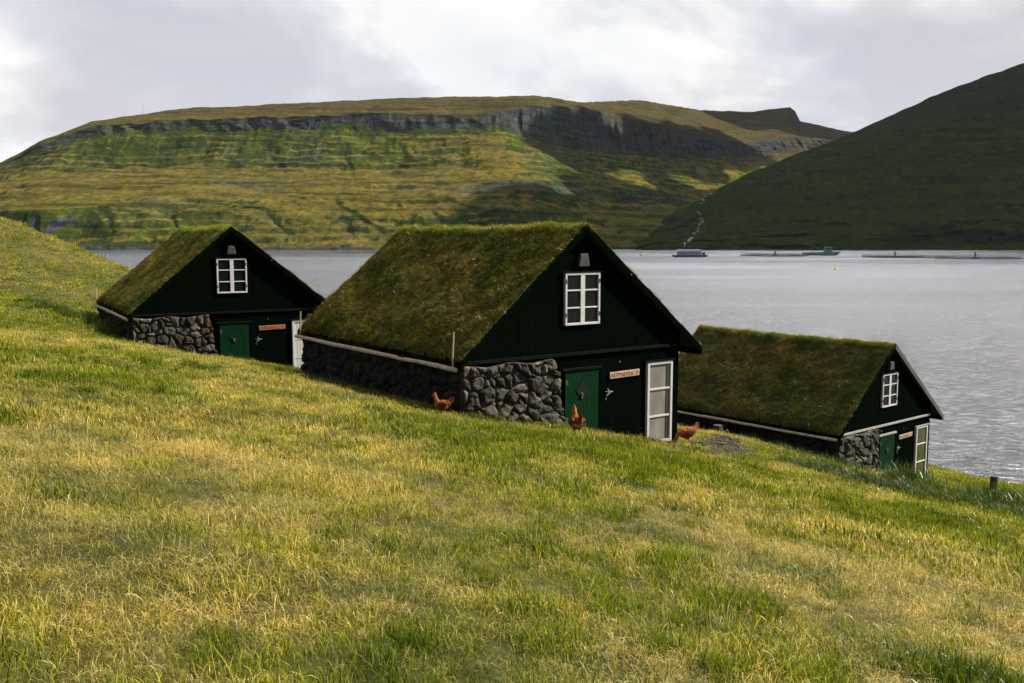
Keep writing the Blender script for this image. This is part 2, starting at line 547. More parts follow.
    M['post'] = simple('grey_post', (0.028, 0.028, 0.022), 0.9, 0.2, 0.4, 9, 0.5)

    # hen: colour attribute
    m, nt, out = mat_new('hen_feathers')
    p = principled(nt, out, 0.75, 0.12)
    at = N(nt, 'ShaderNodeAttribute'); at.attribute_name = 'tone'
    n = noise(nt, objco(nt), 45, 4, 0.6)
    nt.links.new(mixc(nt, 1.0, at.outputs['Color'], ramp(nt, n, [(0.36, 0.3), (0.64, 1.6)]), 'MULTIPLY'), p.inputs['Base Color'])
    nt.links.new(bump(nt, n, 1.0, 0.012), p.inputs['Normal'])
    M['hen'] = m
    M['comb'] = simple('red_comb', (0.45, 0.02, 0.015), 0.5, 0.4, 0.2, 30)
    M['beak'] = simple('horn_beak', (0.35, 0.22, 0.07), 0.5, 0.4, 0.2, 30)
    M['foam'] = simple('cascade_water', (0.045, 0.052, 0.062), 0.4, 0.5, 0.6, 0.15)


make_materials()

# ---------------------------------------------------------------- house frames (photogrammetry of the three gables)
APEX = {'middle': (1.648, 22.653, .353, .619), 'far': (-10.071, 34.205, .437, .530), 'low': (14.077, 35.146, -3.856, .691)}
LEN = {'middle': 8.5, 'far': 7.95, 'low': 8.8}


def gpt(h, x, y, z=0.0):
    ax, ay, az, yaw = APEX[h]
    return (ax + x * math.cos(yaw) - y * math.sin(yaw), ay + x * math.sin(yaw) + y * math.cos(yaw), az + z)


def ray(u, v):
    x = (u - 512) / F_PX; y = -(v - 341.5) / F_PX
    return np.array([x, math.cos(PITCH) + y * math.sin(PITCH), -math.sin(PITCH) + y * math.cos(PITCH)])


# ---------------------------------------------------------------- near ground
CTRL = []   # x, y, z (eye frame), sigma


def ctl(p, s=4.5): CTRL.append((p[0], p[1], p[2], s))


for x, z in ((-3.5, -4.25), (-0.5, -4.85), (0.6, -5.1), (2.2, -5.62), (3.4, -5.80)): ctl(gpt('middle', x, -0.1, z))
for x, z in ((-3.4, -4.15), (-0.6, -4.65), (0.5, -5.0), (2.1, -5.45), (3.4, -5.7)): ctl(gpt('far', x, -0.1, z))
for x, z in ((-3.4, -4.10), (-0.6, -4.85), (0.5, -5.35), (2.3, -5.75), (3.4, -5.95)): ctl(gpt('low', x, -0.1, z))
ctl(gpt('middle', -3.4, 8.3, -4.35)); ctl(gpt('middle', 3.4, 8.3, -6.0))
ctl(gpt('middle', -3.4, 4.2, -4.32))
ctl(gpt('far', -3.4, 7.5, -3.95)); ctl(gpt('far', 3.4, 7.5, -6.2))
ctl(gpt('low', -3.4, 4.2, -3.98)); ctl(gpt('low', -3.4, 8.3, -3.95)); ctl(gpt('low', 3.4, 8.3, -6.2))


def pix(u, v, D, s=9.0):
    r = ray(u, v); ctl(r * (D / r[1]), s)


pix(-60, 196, 56, 10); pix(0, 224, 56, 10); pix(50, 245, 56, 10); pix(100, 266, 55, 9); pix(122, 277, 52, 8)
pix(60, 312, 38, 6); pix(0, 300, 38, 6); pix(-40, 290, 40, 7)
pix(1024, 489, 47, 5); pix(985, 481, 46, 5); pix(960, 484, 40, 4); pix(1010, 496, 38, 4); pix(1000, 505, 31, 3.5); pix(930, 489, 30, 3.5); pix(1080, 520, 32, 4)
CTRL = np.array(CTRL)
PL = (-1.75, -0.17, -0.116)


def _kern(x, y):
    d2 = (x[..., None] - CTRL[:, 0]) ** 2 + (y[..., None] - CTRL[:, 1]) ** 2
    return np.exp(-d2 / (2 * CTRL[:, 3] ** 2))


_res = CTRL[:, 2] - (PL[0] + PL[1] * CTRL[:, 0] + PL[2] * CTRL[:, 1])
_K = _kern(CTRL[:, 0], CTRL[:, 1])
_coef = np.linalg.solve(_K.T @ _K + 0.02 * np.eye(len(_K)), _K.T @ _res)


def shore(x):
    return np.interp(x, [-200, -60, -25, 0, 15, 30, 140], [110, 84, 74, 60, 50, 48, 60])


def ground_z(x, y):
    """world height of the meadow"""
    x = np.asarray(x, float); y = np.asarray(y, float)
    z = np.zeros(x.shape)
    xf = x.ravel(); yf = y.ravel(); zf = np.empty(xf.shape)
    for i in range(0, len(xf), 40000):
        zf[i:i + 40000] = _kern(xf[i:i + 40000], yf[i:i + 40000]) @ _coef
    z = zf.reshape(x.shape) + PL[0] + PL[1] * x + PL[2] * y
    z = z + 0.10 * fbm(x * 0.22, y * 0.22, 3) + 0.05 * fbm(x * 0.9 + 5, y * 0.9, 3) + 0.018 * pn(x * 3.1, y * 3.1)
    over = np.maximum(0, y - shore(x))
    z = z - over * 0.75 - 0.02 * over ** 1.5
    z = np.maximum(z, -19 + 0.0 * x)
    return z + EYE


def build_ground():
    xs = np.concatenate([np.arange(-200, -45, 3.0), np.arange(-45, 42, 0.28), np.arange(42, 160, 3.0)])
    ys = np.concatenate([np.arange(-60, -4, 3.0), np.arange(-4, 62, 0.28), np.arange(62, 150, 2.0)])
    X, Y = np.meshgrid(xs, ys)
    Z = ground_z(X, Y)
    me = mesh_np('ground', np.stack([X, Y, Z], -1).reshape(-1, 3), grid_faces(len(ys), len(xs)), True)
    props(link('ground', me, M['ground']), kind='structure')
    # fjord bed so that the water has a bottom, and the water sheet
    b = MB(); b.box(-9000, 9000, -3000, 14000, -40, -30)
    props(b.build('seabed', M['ground']), kind='structure')
    xs = np.concatenate([np.linspace(-6000, -1500, 6), np.linspace(-1200, 1200, 25), np.linspace(1500, 6000, 6)])
    ys = np.concatenate([np.linspace(-2500, 0, 6), np.linspace(60, 1400, 27), np.linspace(1600, 2400, 4)])
    X, Y = np.meshgrid(xs, ys)
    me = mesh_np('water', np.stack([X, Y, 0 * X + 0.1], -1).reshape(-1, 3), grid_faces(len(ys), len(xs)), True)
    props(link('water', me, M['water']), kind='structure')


build_ground()

# ---------------------------------------------------------------- mountains
def knots_to_grid(us, table, rows, gul, seed, back=900):
    """table: {u: [(v, depth), ...]} visible profile from the shore to the skyline"""
    ku = sorted(table)
    K = len(table[ku[0]])
    A = np.array([[[*k] for k in table[u]] for u in ku], float)      # U,K,2
    W = np.zeros((K, len(us), 2))
    ker = np.exp(-np.linspace(-2, 2, 31) ** 2); ker /= ker.sum()
    for k in range(K):
        for c in range(2):
            a = np.interp(us, ku, A[:, k, c])
            ap = np.pad(a, 15, mode='edge')
            W[k, :, c] = np.convolve(ap, ker, 'valid') if not (k == K - 1 and c == 0) else a
    V = []; D = []; T = []
    for k in range(K - 1):
        n = rows[k]
        t = np.linspace(0, 1, n, endpoint=(k == K - 2))
        for tt in t:
            V.append(W[k, :, 0] * (1 - tt) + W[k + 1, :, 0] * tt)
            D.append(W[k, :, 1] * (1 - tt) + W[k + 1, :, 1] * tt)
            T.append(np.full(len(us), k + tt))
    V = np.array(V); D = np.array(D); T = np.array(T)
    X = (us[None, :] - 512) / F_PX; Yn = -(V - 341.5) / F_PX
    ry = math.cos(PITCH) + Yn * math.sin(PITCH); rz = -math.sin(PITCH) + Yn * math.cos(PITCH)
    return X / ry * D, D, rz / ry * D, T, X / ry, rz / ry


def build_mountain():
    us = np.arange(-420, 1300, 1.25)
    #        shore        low cliff     bench foot    bench end     slope end     cliff top     skyline
    T = {
        -420: [(252, 1060), (235, 1090), (225, 1200), (222, 1500), (217, 1750), (214, 1780), (212, 2100)],
        -100: [(252, 1060), (224, 1090), (214, 1200), (206, 1570), (200, 1700), (196, 1720), (194, 2000)],
        0: [(252, 1060), (212, 1090), (200, 1180), (180, 1490), (168, 1600), (165, 1615), (163, 1850)],
        45: [(252, 1060), (209, 1090), (196, 1180), (172, 1510), (150, 1610), (143, 1625), (139, 1850)],
        90: [(252, 1060), (207, 1130), (194, 1211.0), (168, 1540), (136, 1640), (127, 1655), (122, 1900)],
        180: [(252, 1060), (208, 1160), (192, 1236.0), (166, 1560), (131, 1660), (120, 1675), (108.5, 1950)],
        300: [(252, 1060), (214, 1175), (195, 1242.0), (170, 1540), (130, 1660), (116, 1675), (103, 1950)],
        400: [(252, 1065), (218, 1170), (196, 1256.0), (168, 1545), (132, 1680), (113, 1700), (98, 1980)],
        455: [(252, 1070), (216, 1150), (190, 1244.0), (166, 1520), (131, 1680), (116, 1700), (96.5, 1980)],
        500: [(252, 1080), (208, 1150), (186, 1250), (168, 1440), (130, 1700), (113, 1730), (96.5, 1950)],
        540: [(252, 1090), (208, 1210), (186, 1320), (172, 1450), (141, 1760), (105, 1840), (95.5, 1980)],
        580: [(252, 1100), (212, 1300), (196, 1450), (180, 1620), (150, 1930), (108, 2030), (102.5, 2150)],
        640: [(252, 1110), (220, 1400), (204, 1600), (184, 1800), (155, 2150), (121, 2280), (100, 2650)],
        700: [(252, 1120), (226, 1450), (208, 1750), (190, 2050), (158, 2450), (136, 2560), (110, 3100)],
        750: [(252, 1130), (230, 1500), (212, 1900), (190, 2250), (158, 2700), (146, 2780), (112, 3400)],
        780: [(252, 1140), (232, 1550), (214, 2000), (186, 2450), (152, 2850), (138, 2950), (108, 3500)],
        795: [(252, 1140), (232, 1560), (214, 2000), (184, 2500), (150, 2900), (136, 3050), (111, 3500)],
        790: [(252, 1140), (232, 1560), (214, 2000), (184, 2490), (150, 2890), (136, 3030), (107, 3500)],
        800: [(252, 1140), (232, 1560), (214, 2000), (184, 2500), (150, 2900), (137, 3050), (121, 3520)],
        850: [(252, 1140), (232, 1600), (214, 2100), (184, 2600), (155, 3000), (142, 3150), (132, 3600)],
        1300: [(252, 1140), (232, 1600), (214, 2100), (184, 2600), (160, 3000), (148, 3150), (140, 3600)],
    }
    X, Y, Z, Tt, sx, sz = knots_to_grid(us, T, [26, 16, 44, 44, 26, 24], None, 1)
    Uw = np.broadcast_to(us[None, :], X.shape)
    steep = np.exp(-((Tt - 4.5) / 0.45) ** 2)
    slope = np.exp(-((Tt - 3.5) / 0.55) ** 2)
    low = np.exp(-((Tt - 0.5) / 0.55) ** 2)
    bench = np.exp(-((Tt - 2.3) / 0.7) ** 2)
    wrp = 12 * fbm(Uw / 60, Tt * 1.0, 3)
    # ravines and ribs: push the surface in and out along the view depth, world-scaled
    g1 = ridged((X + wrp) / 95, Tt * 0.35 + Y / 2500, 2)
    g2 = ridged((X - wrp) / 33 + 9, Tt * 0.45, 3)
    right_cliff = np.clip((Uw - 470) / 60, 0, 1)
    g3 = ridged((X - wrp * .3) / 24 + 3, Tt * 0.25, 3)
    dY = (slope * 9 + steep * 8 + low * 12 + 8 * bench) * (g1 - 1.1) + (slope * 4.5 + steep * 6 + low * 5 + 2.5 * bench) * (g2 - 1.1) + steep * right_cliff * 26 * (g3 - 1.1)
    # becks cutting down across the benches
    bk = pn((X + 46 * Tt + wrp * 1.5) / 105 + 2.2, Tt * .35 + 5)
    cut = np.exp(-(bk / .055) ** 2) * np.clip((Tt - .2) / .4, 0, 1) * np.clip((3.6 - Tt) / .5, 0, 1)
    dY = dY - 5 * cut
    fade = np.clip(Tt / 0.12, 0, 1) * np.clip((5.95 - Tt) / 0.3, 0, 1)
    dY = -dY * fade
    s = (Y + dY) / Y
    X2, Y2, Z2 = X * s, Y + dY, Z * s
    # small basalt ledges on the benches and slopes
    led = fbm(X / 260, Y / 260, 3) * 9
    q = Z2 + led
    per = 12.0
    fr = q / per - np.floor(q / per)
    st = (np.clip((fr - 0.62) / 0.38, 0, 1) - fr) * per
    stm = (0.75 * bench + 0.55 * slope + 0.45 * low) * np.clip(0.4 + fbm(X / 150 + 3, Y / 150, 3), 0, 1) * np.clip(Tt / 0.5, 0, 1)
    Z2 = Z2 + st * stm
    Z2 = Z2 + (3.2 * fbm(X2 / 42, Y2 / 42, 4) + 5.0 * bench * fbm(X2 / 120, Y2 / 160, 3)) * np.clip(Tt / 0.4, 0, 1) * np.clip((6.0 - Tt) / 0.5, 0.5, 1)
    cliff = np.clip(np.exp(-((Tt - 4.55) / (0.42 + .13 * np.clip((Uw - 470) / 60, 0, 1))) ** 4) * 1.05 + 0.9 * stm * np.clip((fr - 0.62) / 0.08, 0, 1), 0, 1)
    cliff = cliff * np.clip(0.75 + 0.9 * fbm(X / 120, Z / 40, 3), 0, 1)
    lowc = np.exp(-((Tt - 0.75) / 0.20) ** 2) * (Uw < 470) * np.clip(0.35 + 1.6 * fbm(X / 26 + 4, Z / 7, 3), 0, 1)
    band = np.exp(-((Tt - 2.15) / 0.25) ** 2) * np.exp(-((Uw - 530) / 75) ** 2)
    shorerock = np.exp(-((Tt - 0.06) / 0.10) ** 2)
    lowc = lowc * .16
    cliff = np.maximum(cliff, .25 * cut)
    cliff = np.clip(np.maximum(np.maximum(cliff, lowc), np.maximum(band, shorerock)), 0, 1)
    # the far side
    yb = np.array([400, 1500.0]); rowsX = [X2]; rowsY = [Y2]; rowsZ = [Z2]
    nb = len(yb)
    base = Z2[-1]
    for j, dy in enumerate(yb):
        rowsX.append((X2[-1] * (1 + dy / Y2[-1]))[None]); rowsY.append((Y2[-1] + dy)[None])
        rowsZ.append((base * (0.75 if j == 0 else 0.2) - 10)[None])
    pre = np.full((1, len(us)), -12.0)
    X3 = np.concatenate([X2[:1] * 0.985] + rowsX); Y3 = np.concatenate([Y2[:1] * 0.985] + rowsY)
    Z3 = np.concatenate([pre - 8] + rowsZ)
    C = np.concatenate([np.ones((1, len(us))), cliff, np.zeros((nb, len(us)))])
    me = mesh_np('mountain', np.stack([X3, Y3, Z3 + EYE], -1).reshape(-1, 3), grid_faces(*X3.shape), True)
    c = C.ravel(); vcol(me, 'cliff', np.stack([c, c, c], -1))
    props(link('mountain', me, M['hill']), kind='structure')


def build_hillside():
    us = np.arange(560, 1760, 1.5)
    T = {
        560: [(253.5, 1060), (254, 1090), (254, 1150), (254, 1200), (254, 1250)],
        640: [(251.5, 1060), (246, 1120), (240, 1230), (236, 1320), (234, 1400)],
        670: [(251.5, 1060), (242, 1130), (228, 1270), (220, 1380), (215, 1470)],
        700: [(251.5, 1060), (240, 1140), (222, 1300), (208, 1440), (200, 1560)],
        740: [(251.5, 1060), (236, 1150), (212, 1340), (190, 1520), (177, 1700)],
        800: [(251.5, 1060), (232, 1150), (202, 1360), (172, 1580), (153, 1830)],
        850: [(251.5, 1060), (228, 1150), (192, 1370), (157, 1600), (134, 1900)],
        880: [(251.5, 1060), (226, 1150), (186, 1370), (145, 1600), (120, 1930)],
        940: [(251.5, 1060), (222, 1150), (174, 1380), (124, 1620), (93, 1980)],
        980: [(251.5, 1060), (218, 1150), (166, 1390), (112, 1640), (78, 2010)],
        1024: [(251.5, 1060), (215, 1150), (158, 1400), (98, 1650), (63, 2040)],
        1200: [(251.5, 1060), (205, 1150), (132, 1400), (60, 1680), (15, 2100)],
        1760: [(251.5, 1060), (180, 1150), (80, 1400), (0, 1680), (-60, 2100)],
    }
    X, Y, Z, Tt, sx, sz = knots_to_grid(us, T, [36, 50, 50, 44], None, 2)
    g1 = ridged(X / 210 + 40, Tt * 0.8, 4)
    fade = np.clip(Tt / 0.25, 0, 1) * np.clip((3.95 - Tt) / 0.4, 0, 1)
    dY = -(g1 - 1.1) * 22 * fade
    s = (Y + dY) / Y
    X, Y, Z = X * s, Y + dY, Z * s
    q = Z + 10 * fbm(X / 300, Y / 300, 3); per = 22.0
    fr = q / per - np.floor(q / per)
    stm = 0.5 * np.clip(0.35 + fbm(X / 140 + 9, Y / 140, 3), 0, 1) * fade
    Z = Z + (np.clip((fr - 0.7) / 0.3, 0, 1) - fr) * per * stm
    Z = Z + 2.6 * fbm(X / 45, Y / 45, 4) * np.clip(Tt / 0.4, 0, 1) * np.clip((4.0 - Tt) / 0.4, 0.7, 1)
    upper = np.exp(-((Tt - 3.3) / 0.25) ** 2) * np.clip(0.35 + fbm(X / 70, Z / 25, 3), 0, 1)
    cliff = np.clip(upper * 0.8 + stm * 0.35 * np.clip((fr - 0.7) / 0.1, 0, 1) + np.exp(-(Tt / 0.05) ** 2), 0, 1)
    pre = np.full((1, len(us)), -22.0)
    bX = [(X[-1] * (1 + d / Y[-1]))[None] for d in (350, 1500)]; bY = [(Y[-1] + d)[None] for d in (350, 1500)]
    bZ = [(Z[-1] * k - 15)[None] for k in (0.85, 0.1)]
    X3 = np.concatenate([X[:1] * 0.985, X] + bX); Y3 = np.concatenate([Y[:1] * 0.985, Y] + bY); Z3 = np.concatenate([pre, Z] + bZ)
    C = np.concatenate([np.ones((1, len(us))), cliff, np.zeros((2, len(us)))])
    me = mesh_np('hillside', np.stack([X3, Y3, Z3 + EYE], -1).reshape(-1, 3), grid_faces(*X3.shape), True)
    c = C.ravel(); vcol(me, 'cliff', np.stack([c, c, c], -1))
    props(link('hillside', me, M['hill_far']), kind='structure')
    return X, Y, Z + EYE, us, Tt


build_mountain()
HILL = build_hillside()

# ---------------------------------------------------------------- unseen cloud banks, added and shaped to cast shade on valley and mountain
def build_shade_clouds():
    m, nt, out = mat_new('cloud_white')
    p = principled(nt, out, 1.0, 0.0); p.inputs['Base Color'].default_value = (.8, .8, .82, 1)
    H = 1250.0

    def up(x, y, z=120.0):
        d = (H - z) / math.tan(SUN_EL)
        return x + d * math.sin(SUN_AZ), y + d * math.cos(SUN_AZ)
    bm = bmesh.new()
    r = np.random.default_rng(12)

    def bank(poly, n, r0, r1):
        poly = np.array([up(*q) for q in poly])
        lo, hi = poly.min(0), poly.max(0); k = 0
        while k < n:
            x, y = r.uniform(lo, hi)
            ins = False
            for (xa, ya), (xb, yb) in zip(poly, np.roll(poly, -1, 0)):
                if (ya > y) != (yb > y) and x < (xb - xa) * (y - ya) / (yb - ya) + xa: ins = not ins
            if not ins: continue
            q = r.uniform(r0, r1)
            mt = Matrix.Translation((x, y, H + EYE + q * .3 + r.uniform(-20, 60))) @ Matrix.Diagonal((q, q * r.uniform(.8, 1.2), q * .5, 1))
            bmesh.ops.create_icosphere(bm, subdivisions=2, radius=1, matrix=mt); k += 1
    bank([(215, 800), (285, 1400), (350, 1720), (480, 1850), (700, 2250), (1300, 3000), (2700, 2400), (2700, 400), (500, 560)], 820, 75, 190)
    bank([(60, 1720), (160, 1740), (280, 1960), (500, 2300), (640, 2700), (480, 2800), (230, 2250), (30, 1980)], 70, 45, 85)
    bank([(275, 3300), (435, 3100), (1135, 3150), (1135, 3850), (335, 3850)], 60, 60, 140)
    me = bpy.data.meshes.new('shade_clouds'); bm.to_mesh(me); bm.free()
    o = link('shade_clouds', me, m)
    rm = o.modifiers.new('remesh', 'REMESH'); rm.mode = 'VOXEL'; rm.voxel_size = 22
    for q in me.polygons: q.use_smooth = True
    props(o, kind='stuff')


build_shade_clouds()

# ---------------------------------------------------------------- grass tufts
PROTO = {}


def tuft_mesh(name, n, rad, l0, l1, w, lean, pal, k=3, flat=0.0):
    V = []; F = []; C = []
    for i in range(n):
        a = random.uniform(0, 2 * math.pi); r = rad * math.sqrt(random.random())
        bx, by = r * math.cos(a), r * math.sin(a)
        L = random.uniform(l0, l1) * (0.7 + 0.6 * random.random())
        d = random.uniform(0, 2 * math.pi)
        ln = abs(random.gauss(lean, lean * 0.5))
        if random.random() < flat: ln += 0.9
        ww = w * random.uniform(0.6, 1.2)
        dirx, diry = math.cos(d), math.sin(d)
        f = random.uniform(0, math.pi); px, py = math.cos(f) * ww / 2, math.sin(f) * ww / 2
        col, tip = random.choice(pal)
        j = random.uniform(0.6, 1.4)
        b0 = len(V); ang = ln * 0.25; x, y, z = bx, by, -0.02
        pts = []
        for s in range(k + 1):
            pts.append((x, y, z)); st = L / k
            x += dirx * math.sin(ang) * st; y += diry * math.sin(ang) * st; z += math.cos(ang) * st
            ang = min(ang + ln * 1.1 / k * (1 + 0.4 * s), 2.0)
        for s, q in enumerate(pts):
            t = s / k
            wd = (1 - t * 0.55) if s < k else 0.08
            V += [(q[0] - px * wd, q[1] - py * wd, q[2]), (q[0] + px * wd, q[1] + py * wd, q[2])]
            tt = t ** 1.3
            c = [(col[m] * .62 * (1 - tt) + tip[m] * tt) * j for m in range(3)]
            C += [c, c]
        for s in range(k):
            o = b0 + 2 * s
            F.append((o, o + 1, o + 3, o + 2))
    me = mesh_np(name, V, F, True)
    vcol(me, 'tone', C)
    return me


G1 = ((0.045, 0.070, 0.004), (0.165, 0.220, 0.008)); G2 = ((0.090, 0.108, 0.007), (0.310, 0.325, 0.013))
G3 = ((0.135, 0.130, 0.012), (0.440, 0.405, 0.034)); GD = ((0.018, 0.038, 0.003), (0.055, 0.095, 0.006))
GK = ((0.008, 0.017, 0.002), (0.024, 0.046, 0.004))  # darkest green: shadow among the tussocks put into the blade colour
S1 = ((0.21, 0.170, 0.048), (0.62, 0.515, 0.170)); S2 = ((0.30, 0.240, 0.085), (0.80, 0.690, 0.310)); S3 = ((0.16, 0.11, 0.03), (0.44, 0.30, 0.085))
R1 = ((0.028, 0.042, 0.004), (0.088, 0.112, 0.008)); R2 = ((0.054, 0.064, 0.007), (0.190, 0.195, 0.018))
R3 = ((0.076, 0.068, 0.013), (0.250, 0.205, 0.040)); R4 = ((0.06, 0.085, 0.007), (0.28, 0.32, 0.020))  # second palette is brightest: rim light on the roof crest put into the colour


def collection(cname, meshes, mat):
    c = bpy.data.collections.new(cname)
    for me in meshes:
        me.materials.append(mat)
        o = bpy.data.objects.new('grass_tuft', me); c.objects.link(o)
    return c


def order(c):
    """index of each proto in the order the geometry nodes see them"""
    return {o.data.name: i for i, o in enumerate(sorted(c.objects, key=lambda o: o.name))}


def instancer(name, P, ROT, SCL, IDX, coll, mat, parent=None):
    me = bpy.data.meshes.new(name)
    n = len(P)
    me.vertices.add(n); me.vertices.foreach_set('co', np.asarray(P, np.float32).ravel())
    a = me.attributes.new('rot', 'FLOAT_VECTOR', 'POINT'); a.data.foreach_set('vector', np.asarray(ROT, np.float32).ravel())
    a = me.attributes.new('scl', 'FLOAT_VECTOR', 'POINT'); a.data.foreach_set('vector', np.asarray(SCL, np.float32).ravel())
    a = me.attributes.new('idx', 'INT', 'POINT'); a.data.foreach_set('value', np.asarray(IDX, np.int32))
    me.materials.append(mat)
    o = bpy.data.objects.new(name, me); COL.objects.link(o)
    if parent is not None: o.parent = parent
    ng = bpy.data.node_groups.new(name + '_scatter', 'GeometryNodeTree')
    ng.interface.new_socket('Geometry', in_out='INPUT', socket_type='NodeSocketGeometry')
    ng.interface.new_socket('Geometry', in_out='OUTPUT', socket_type='NodeSocketGeometry')
    gi = ng.nodes.new('NodeGroupInput'); go = ng.nodes.new('NodeGroupOutput')
    ci = ng.nodes.new('GeometryNodeCollectionInfo')
    ci.inputs['Collection'].default_value = coll
    ci.inputs['Separate Children'].default_value = True; ci.inputs['Reset Children'].default_value = True
    ip = ng.nodes.new('GeometryNodeInstanceOnPoints'); ip.inputs['Pick Instance'].default_value = True

    def attr(nm, dt):
        q = ng.nodes.new('GeometryNodeInputNamedAttribute'); q.data_type = dt; q.inputs['Name'].default_value = nm
        return q.outputs['Attribute']
    er = ng.nodes.new('FunctionNodeEulerToRotation')
    L = ng.links.new
    L(attr('rot', 'FLOAT_VECTOR'), er.inputs[0]); L(er.outputs[0], ip.inputs['Rotation'])
    L(attr('scl', 'FLOAT_VECTOR'), ip.inputs['Scale']); L(attr('idx', 'INT'), ip.inputs['Instance Index'])
    L(gi.outputs[0], ip.inputs['Points']); L(ci.outputs[0], ip.inputs['Instance']); L(ip.outputs[0], go.inputs[0])
    md = o.modifiers.new('scatter', 'NODES'); md.node_group = ng
    return o


def build_meadow_grass():
    kinds = []   # (name, class, lod)
    meshes = []

    def mk(cls, lod, *a, **k):
        nm = 'tuft_%s%d_%d' % (cls, lod, sum(1 for q in kinds if q[1:] == (cls, lod)))
        me = tuft_mesh(nm, *a, **k); meshes.append(me); kinds.append((me.name, cls, lod))
    for v in range(4):
        mk('g', 0, 50, .15, .05, .10, .0050, .75, [G1, G1, G2, GD], flat=.1)
        mk('m', 0, 46, .16, .045, .10, .0048, .8, [G2, G2, G3, S1, G1], flat=.25)
        mk('d', 0, 64, .18, .05, .12, .0042, 1.25, [S1, S2, G3, S1, S3], flat=.5)
        mk('t', 0, 10, .13, .09, .17, .0032, .5, [S1, S2, G3, G2], flat=.3)
    for v in range(3):
        mk('g', 1, 34, .20, .06, .12, .011, .55, [G1, G1, G2, GD], k=2, flat=.1)
        mk('m', 1, 34, .22, .05, .10, .010, .65, [G2, G2, G3, S1, G1], k=2, flat=.25)
        mk('d', 1, 38, .22, .05, .11, .010, .9, [S1, S2, G3, G3, S3], k=2, flat=.45)
        mk('g', 2, 30, .34, .07, .13, .024, .6, [G1, G1, G2, GD], k=2, flat=.1)
        mk('m', 2, 30, .36, .06, .12, .022, .7, [G2, G2, G3, G3, G1], k=2, flat=.2)
        mk('d', 2, 30, .36, .06, .12, .022, .9, [S1, S1, G3, G3, S3], k=2, flat=.4)
    for v in range(2):
        mk('c', 0, 60, .15, .07, .15, .0055, .75, [G1, GD, GD, G1, G2], k=3, flat=.1)
        mk('c', 1, 40, .20, .07, .13, .011, .75, [G1, GD, GD, G1], k=2, flat=.1)
    for v in range(3):
        mk('b', 0, 260, .30, .16, .42, .034, 1.0, [GK, GK, GD, GK], k=3, flat=.3)
        mk('k', 0, 150, .32, .24, .52, .010, 1.2, [GK, GK, GD, GK, G1], k=4, flat=.05)
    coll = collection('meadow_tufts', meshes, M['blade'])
    od = order(coll)
    by = {}
    for nm, cls, lod in kinds: by.setdefault((cls, lod), []).append(od[nm])

    P = []; S = []; I = []
    def ring(r0, r1, dens, lod, half):
        n = int(half * (r1 * r1 - r0 * r0) * dens)
        r = np.sqrt(rng.uniform(r0 * r0, r1 * r1, n)); a = rng.uniform(-half, half, n)
        x = r * np.sin(a); y = r * np.cos(a)
        z = ground_z(x, y)
        keep = (y < shore(x) + 3) & (z > 0.4)
        for h in APEX:       # nothing grows inside the houses or on the gravel
            ax, ay, az, yaw = APEX[h]
            lx = (x - ax) * math.cos(yaw) + (y - ay) * math.sin(yaw); ly = -(x - ax) * math.sin(yaw) + (y - ay) * math.cos(yaw)
            keep &= ~((lx > -3.45) & (lx < 3.4) & (ly > 0.05) & (ly < LEN[h]))
        keep &= ~(gravel_mask(x, y) & (rng.random(n) < .93))
        x, y, z, r = x[keep], y[keep], z[keep], r[keep]
        dry = 0.60 * fbm(x * 0.16 + 2.1, y * 0.13 + 4.4, 3) + 0.55 * fbm(x * 0.8, y * 0.62, 3) + .04
        dry = dry + dry_bias(x, y) + rng.normal(0, 0.22, len(x))
        cls = np.where(dry < -0.22, 0, np.where(dry < 0.29, 1, 2))
        tall = rng.random(len(x)) < (0.16 if lod == 0 else 0.0)
        cl = (fbm(x * 2.3 + 40, y * 1.9, 3) + 0.5 * fbm(x * .2 + 8, y * .2, 2) + rng.normal(0, .10, len(x))) > .66
        for i in range(len(x)):
            c = 'gmd'[cls[i]]
            if tall[i]: c = 't'
            if lod < 2 and cl[i]: c = 'c'
            I.append(random.choice(by[(c, lod)]))
        sc = rng.uniform(0.7, 1.3, len(x)) * (1 + 0.45 * np.clip(fbm(x * 0.9, y * 0.9, 3), -1, 1))
        P.append(np.stack([x, y, z], -1)); S.append(np.stack([sc, sc, sc * rng.uniform(0.75, 1.2, len(x))], -1))
    ring(1.8, 5.5, 145, 0, 1.35)
    ring(5.5, 11, 115, 0, 1.0)
    ring(11, 20, 80, 1, 0.82)
    ring(20, 38, 55, 1, 0.70)
    ring(38, 95, 14, 2, 0.62)
    P = np.concatenate(P); S = np.concatenate(S)
    n = len(P)
    R = np.stack([rng.normal(0, .12, n), rng.normal(0, .12, n), rng.uniform(0, 6.283, n)], -1)
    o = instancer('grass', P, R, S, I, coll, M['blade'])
    props(o, kind='stuff')
    print('meadow tufts', n)

    # tall rank grass along the bank below the houses and in the ditch by the far house
    Q = []
    def line(pts, n, spread, s0, s1):
        pts = np.array(pts, float)
        seg = rng.integers(0, len(pts) - 1, n); t = rng.random(n)[:, None]
        q = pts[seg] * (1 - t) + pts[seg + 1] * t + rng.normal(0, spread, (n, 2))
        for x, y in q:
            Q.append((x, y, rng.uniform(s0, s1)))
    def hit(u, v):
        r = ray(u, v); d = np.linspace(5, 90, 3000)
        x = r[0] / r[1] * d; z = r[2] / r[1] * d + EYE
        g = ground_z(x, d)
        k = np.argmax(z < g)
        return (x[k], d[k])
    def near(u, v, d): return ((u - 512) / F_PX * d, d)
    line([near(815, 0, 24.5), near(860, 0, 22.5), near(920, 0, 21.2), near(980, 0, 20.2), near(1050, 0, 19.2)], 420, 0.34, .38, .85)
    line([near(905, 482, 24), near(927, 486, 24)], 30, 0.2, .9, 1.3)
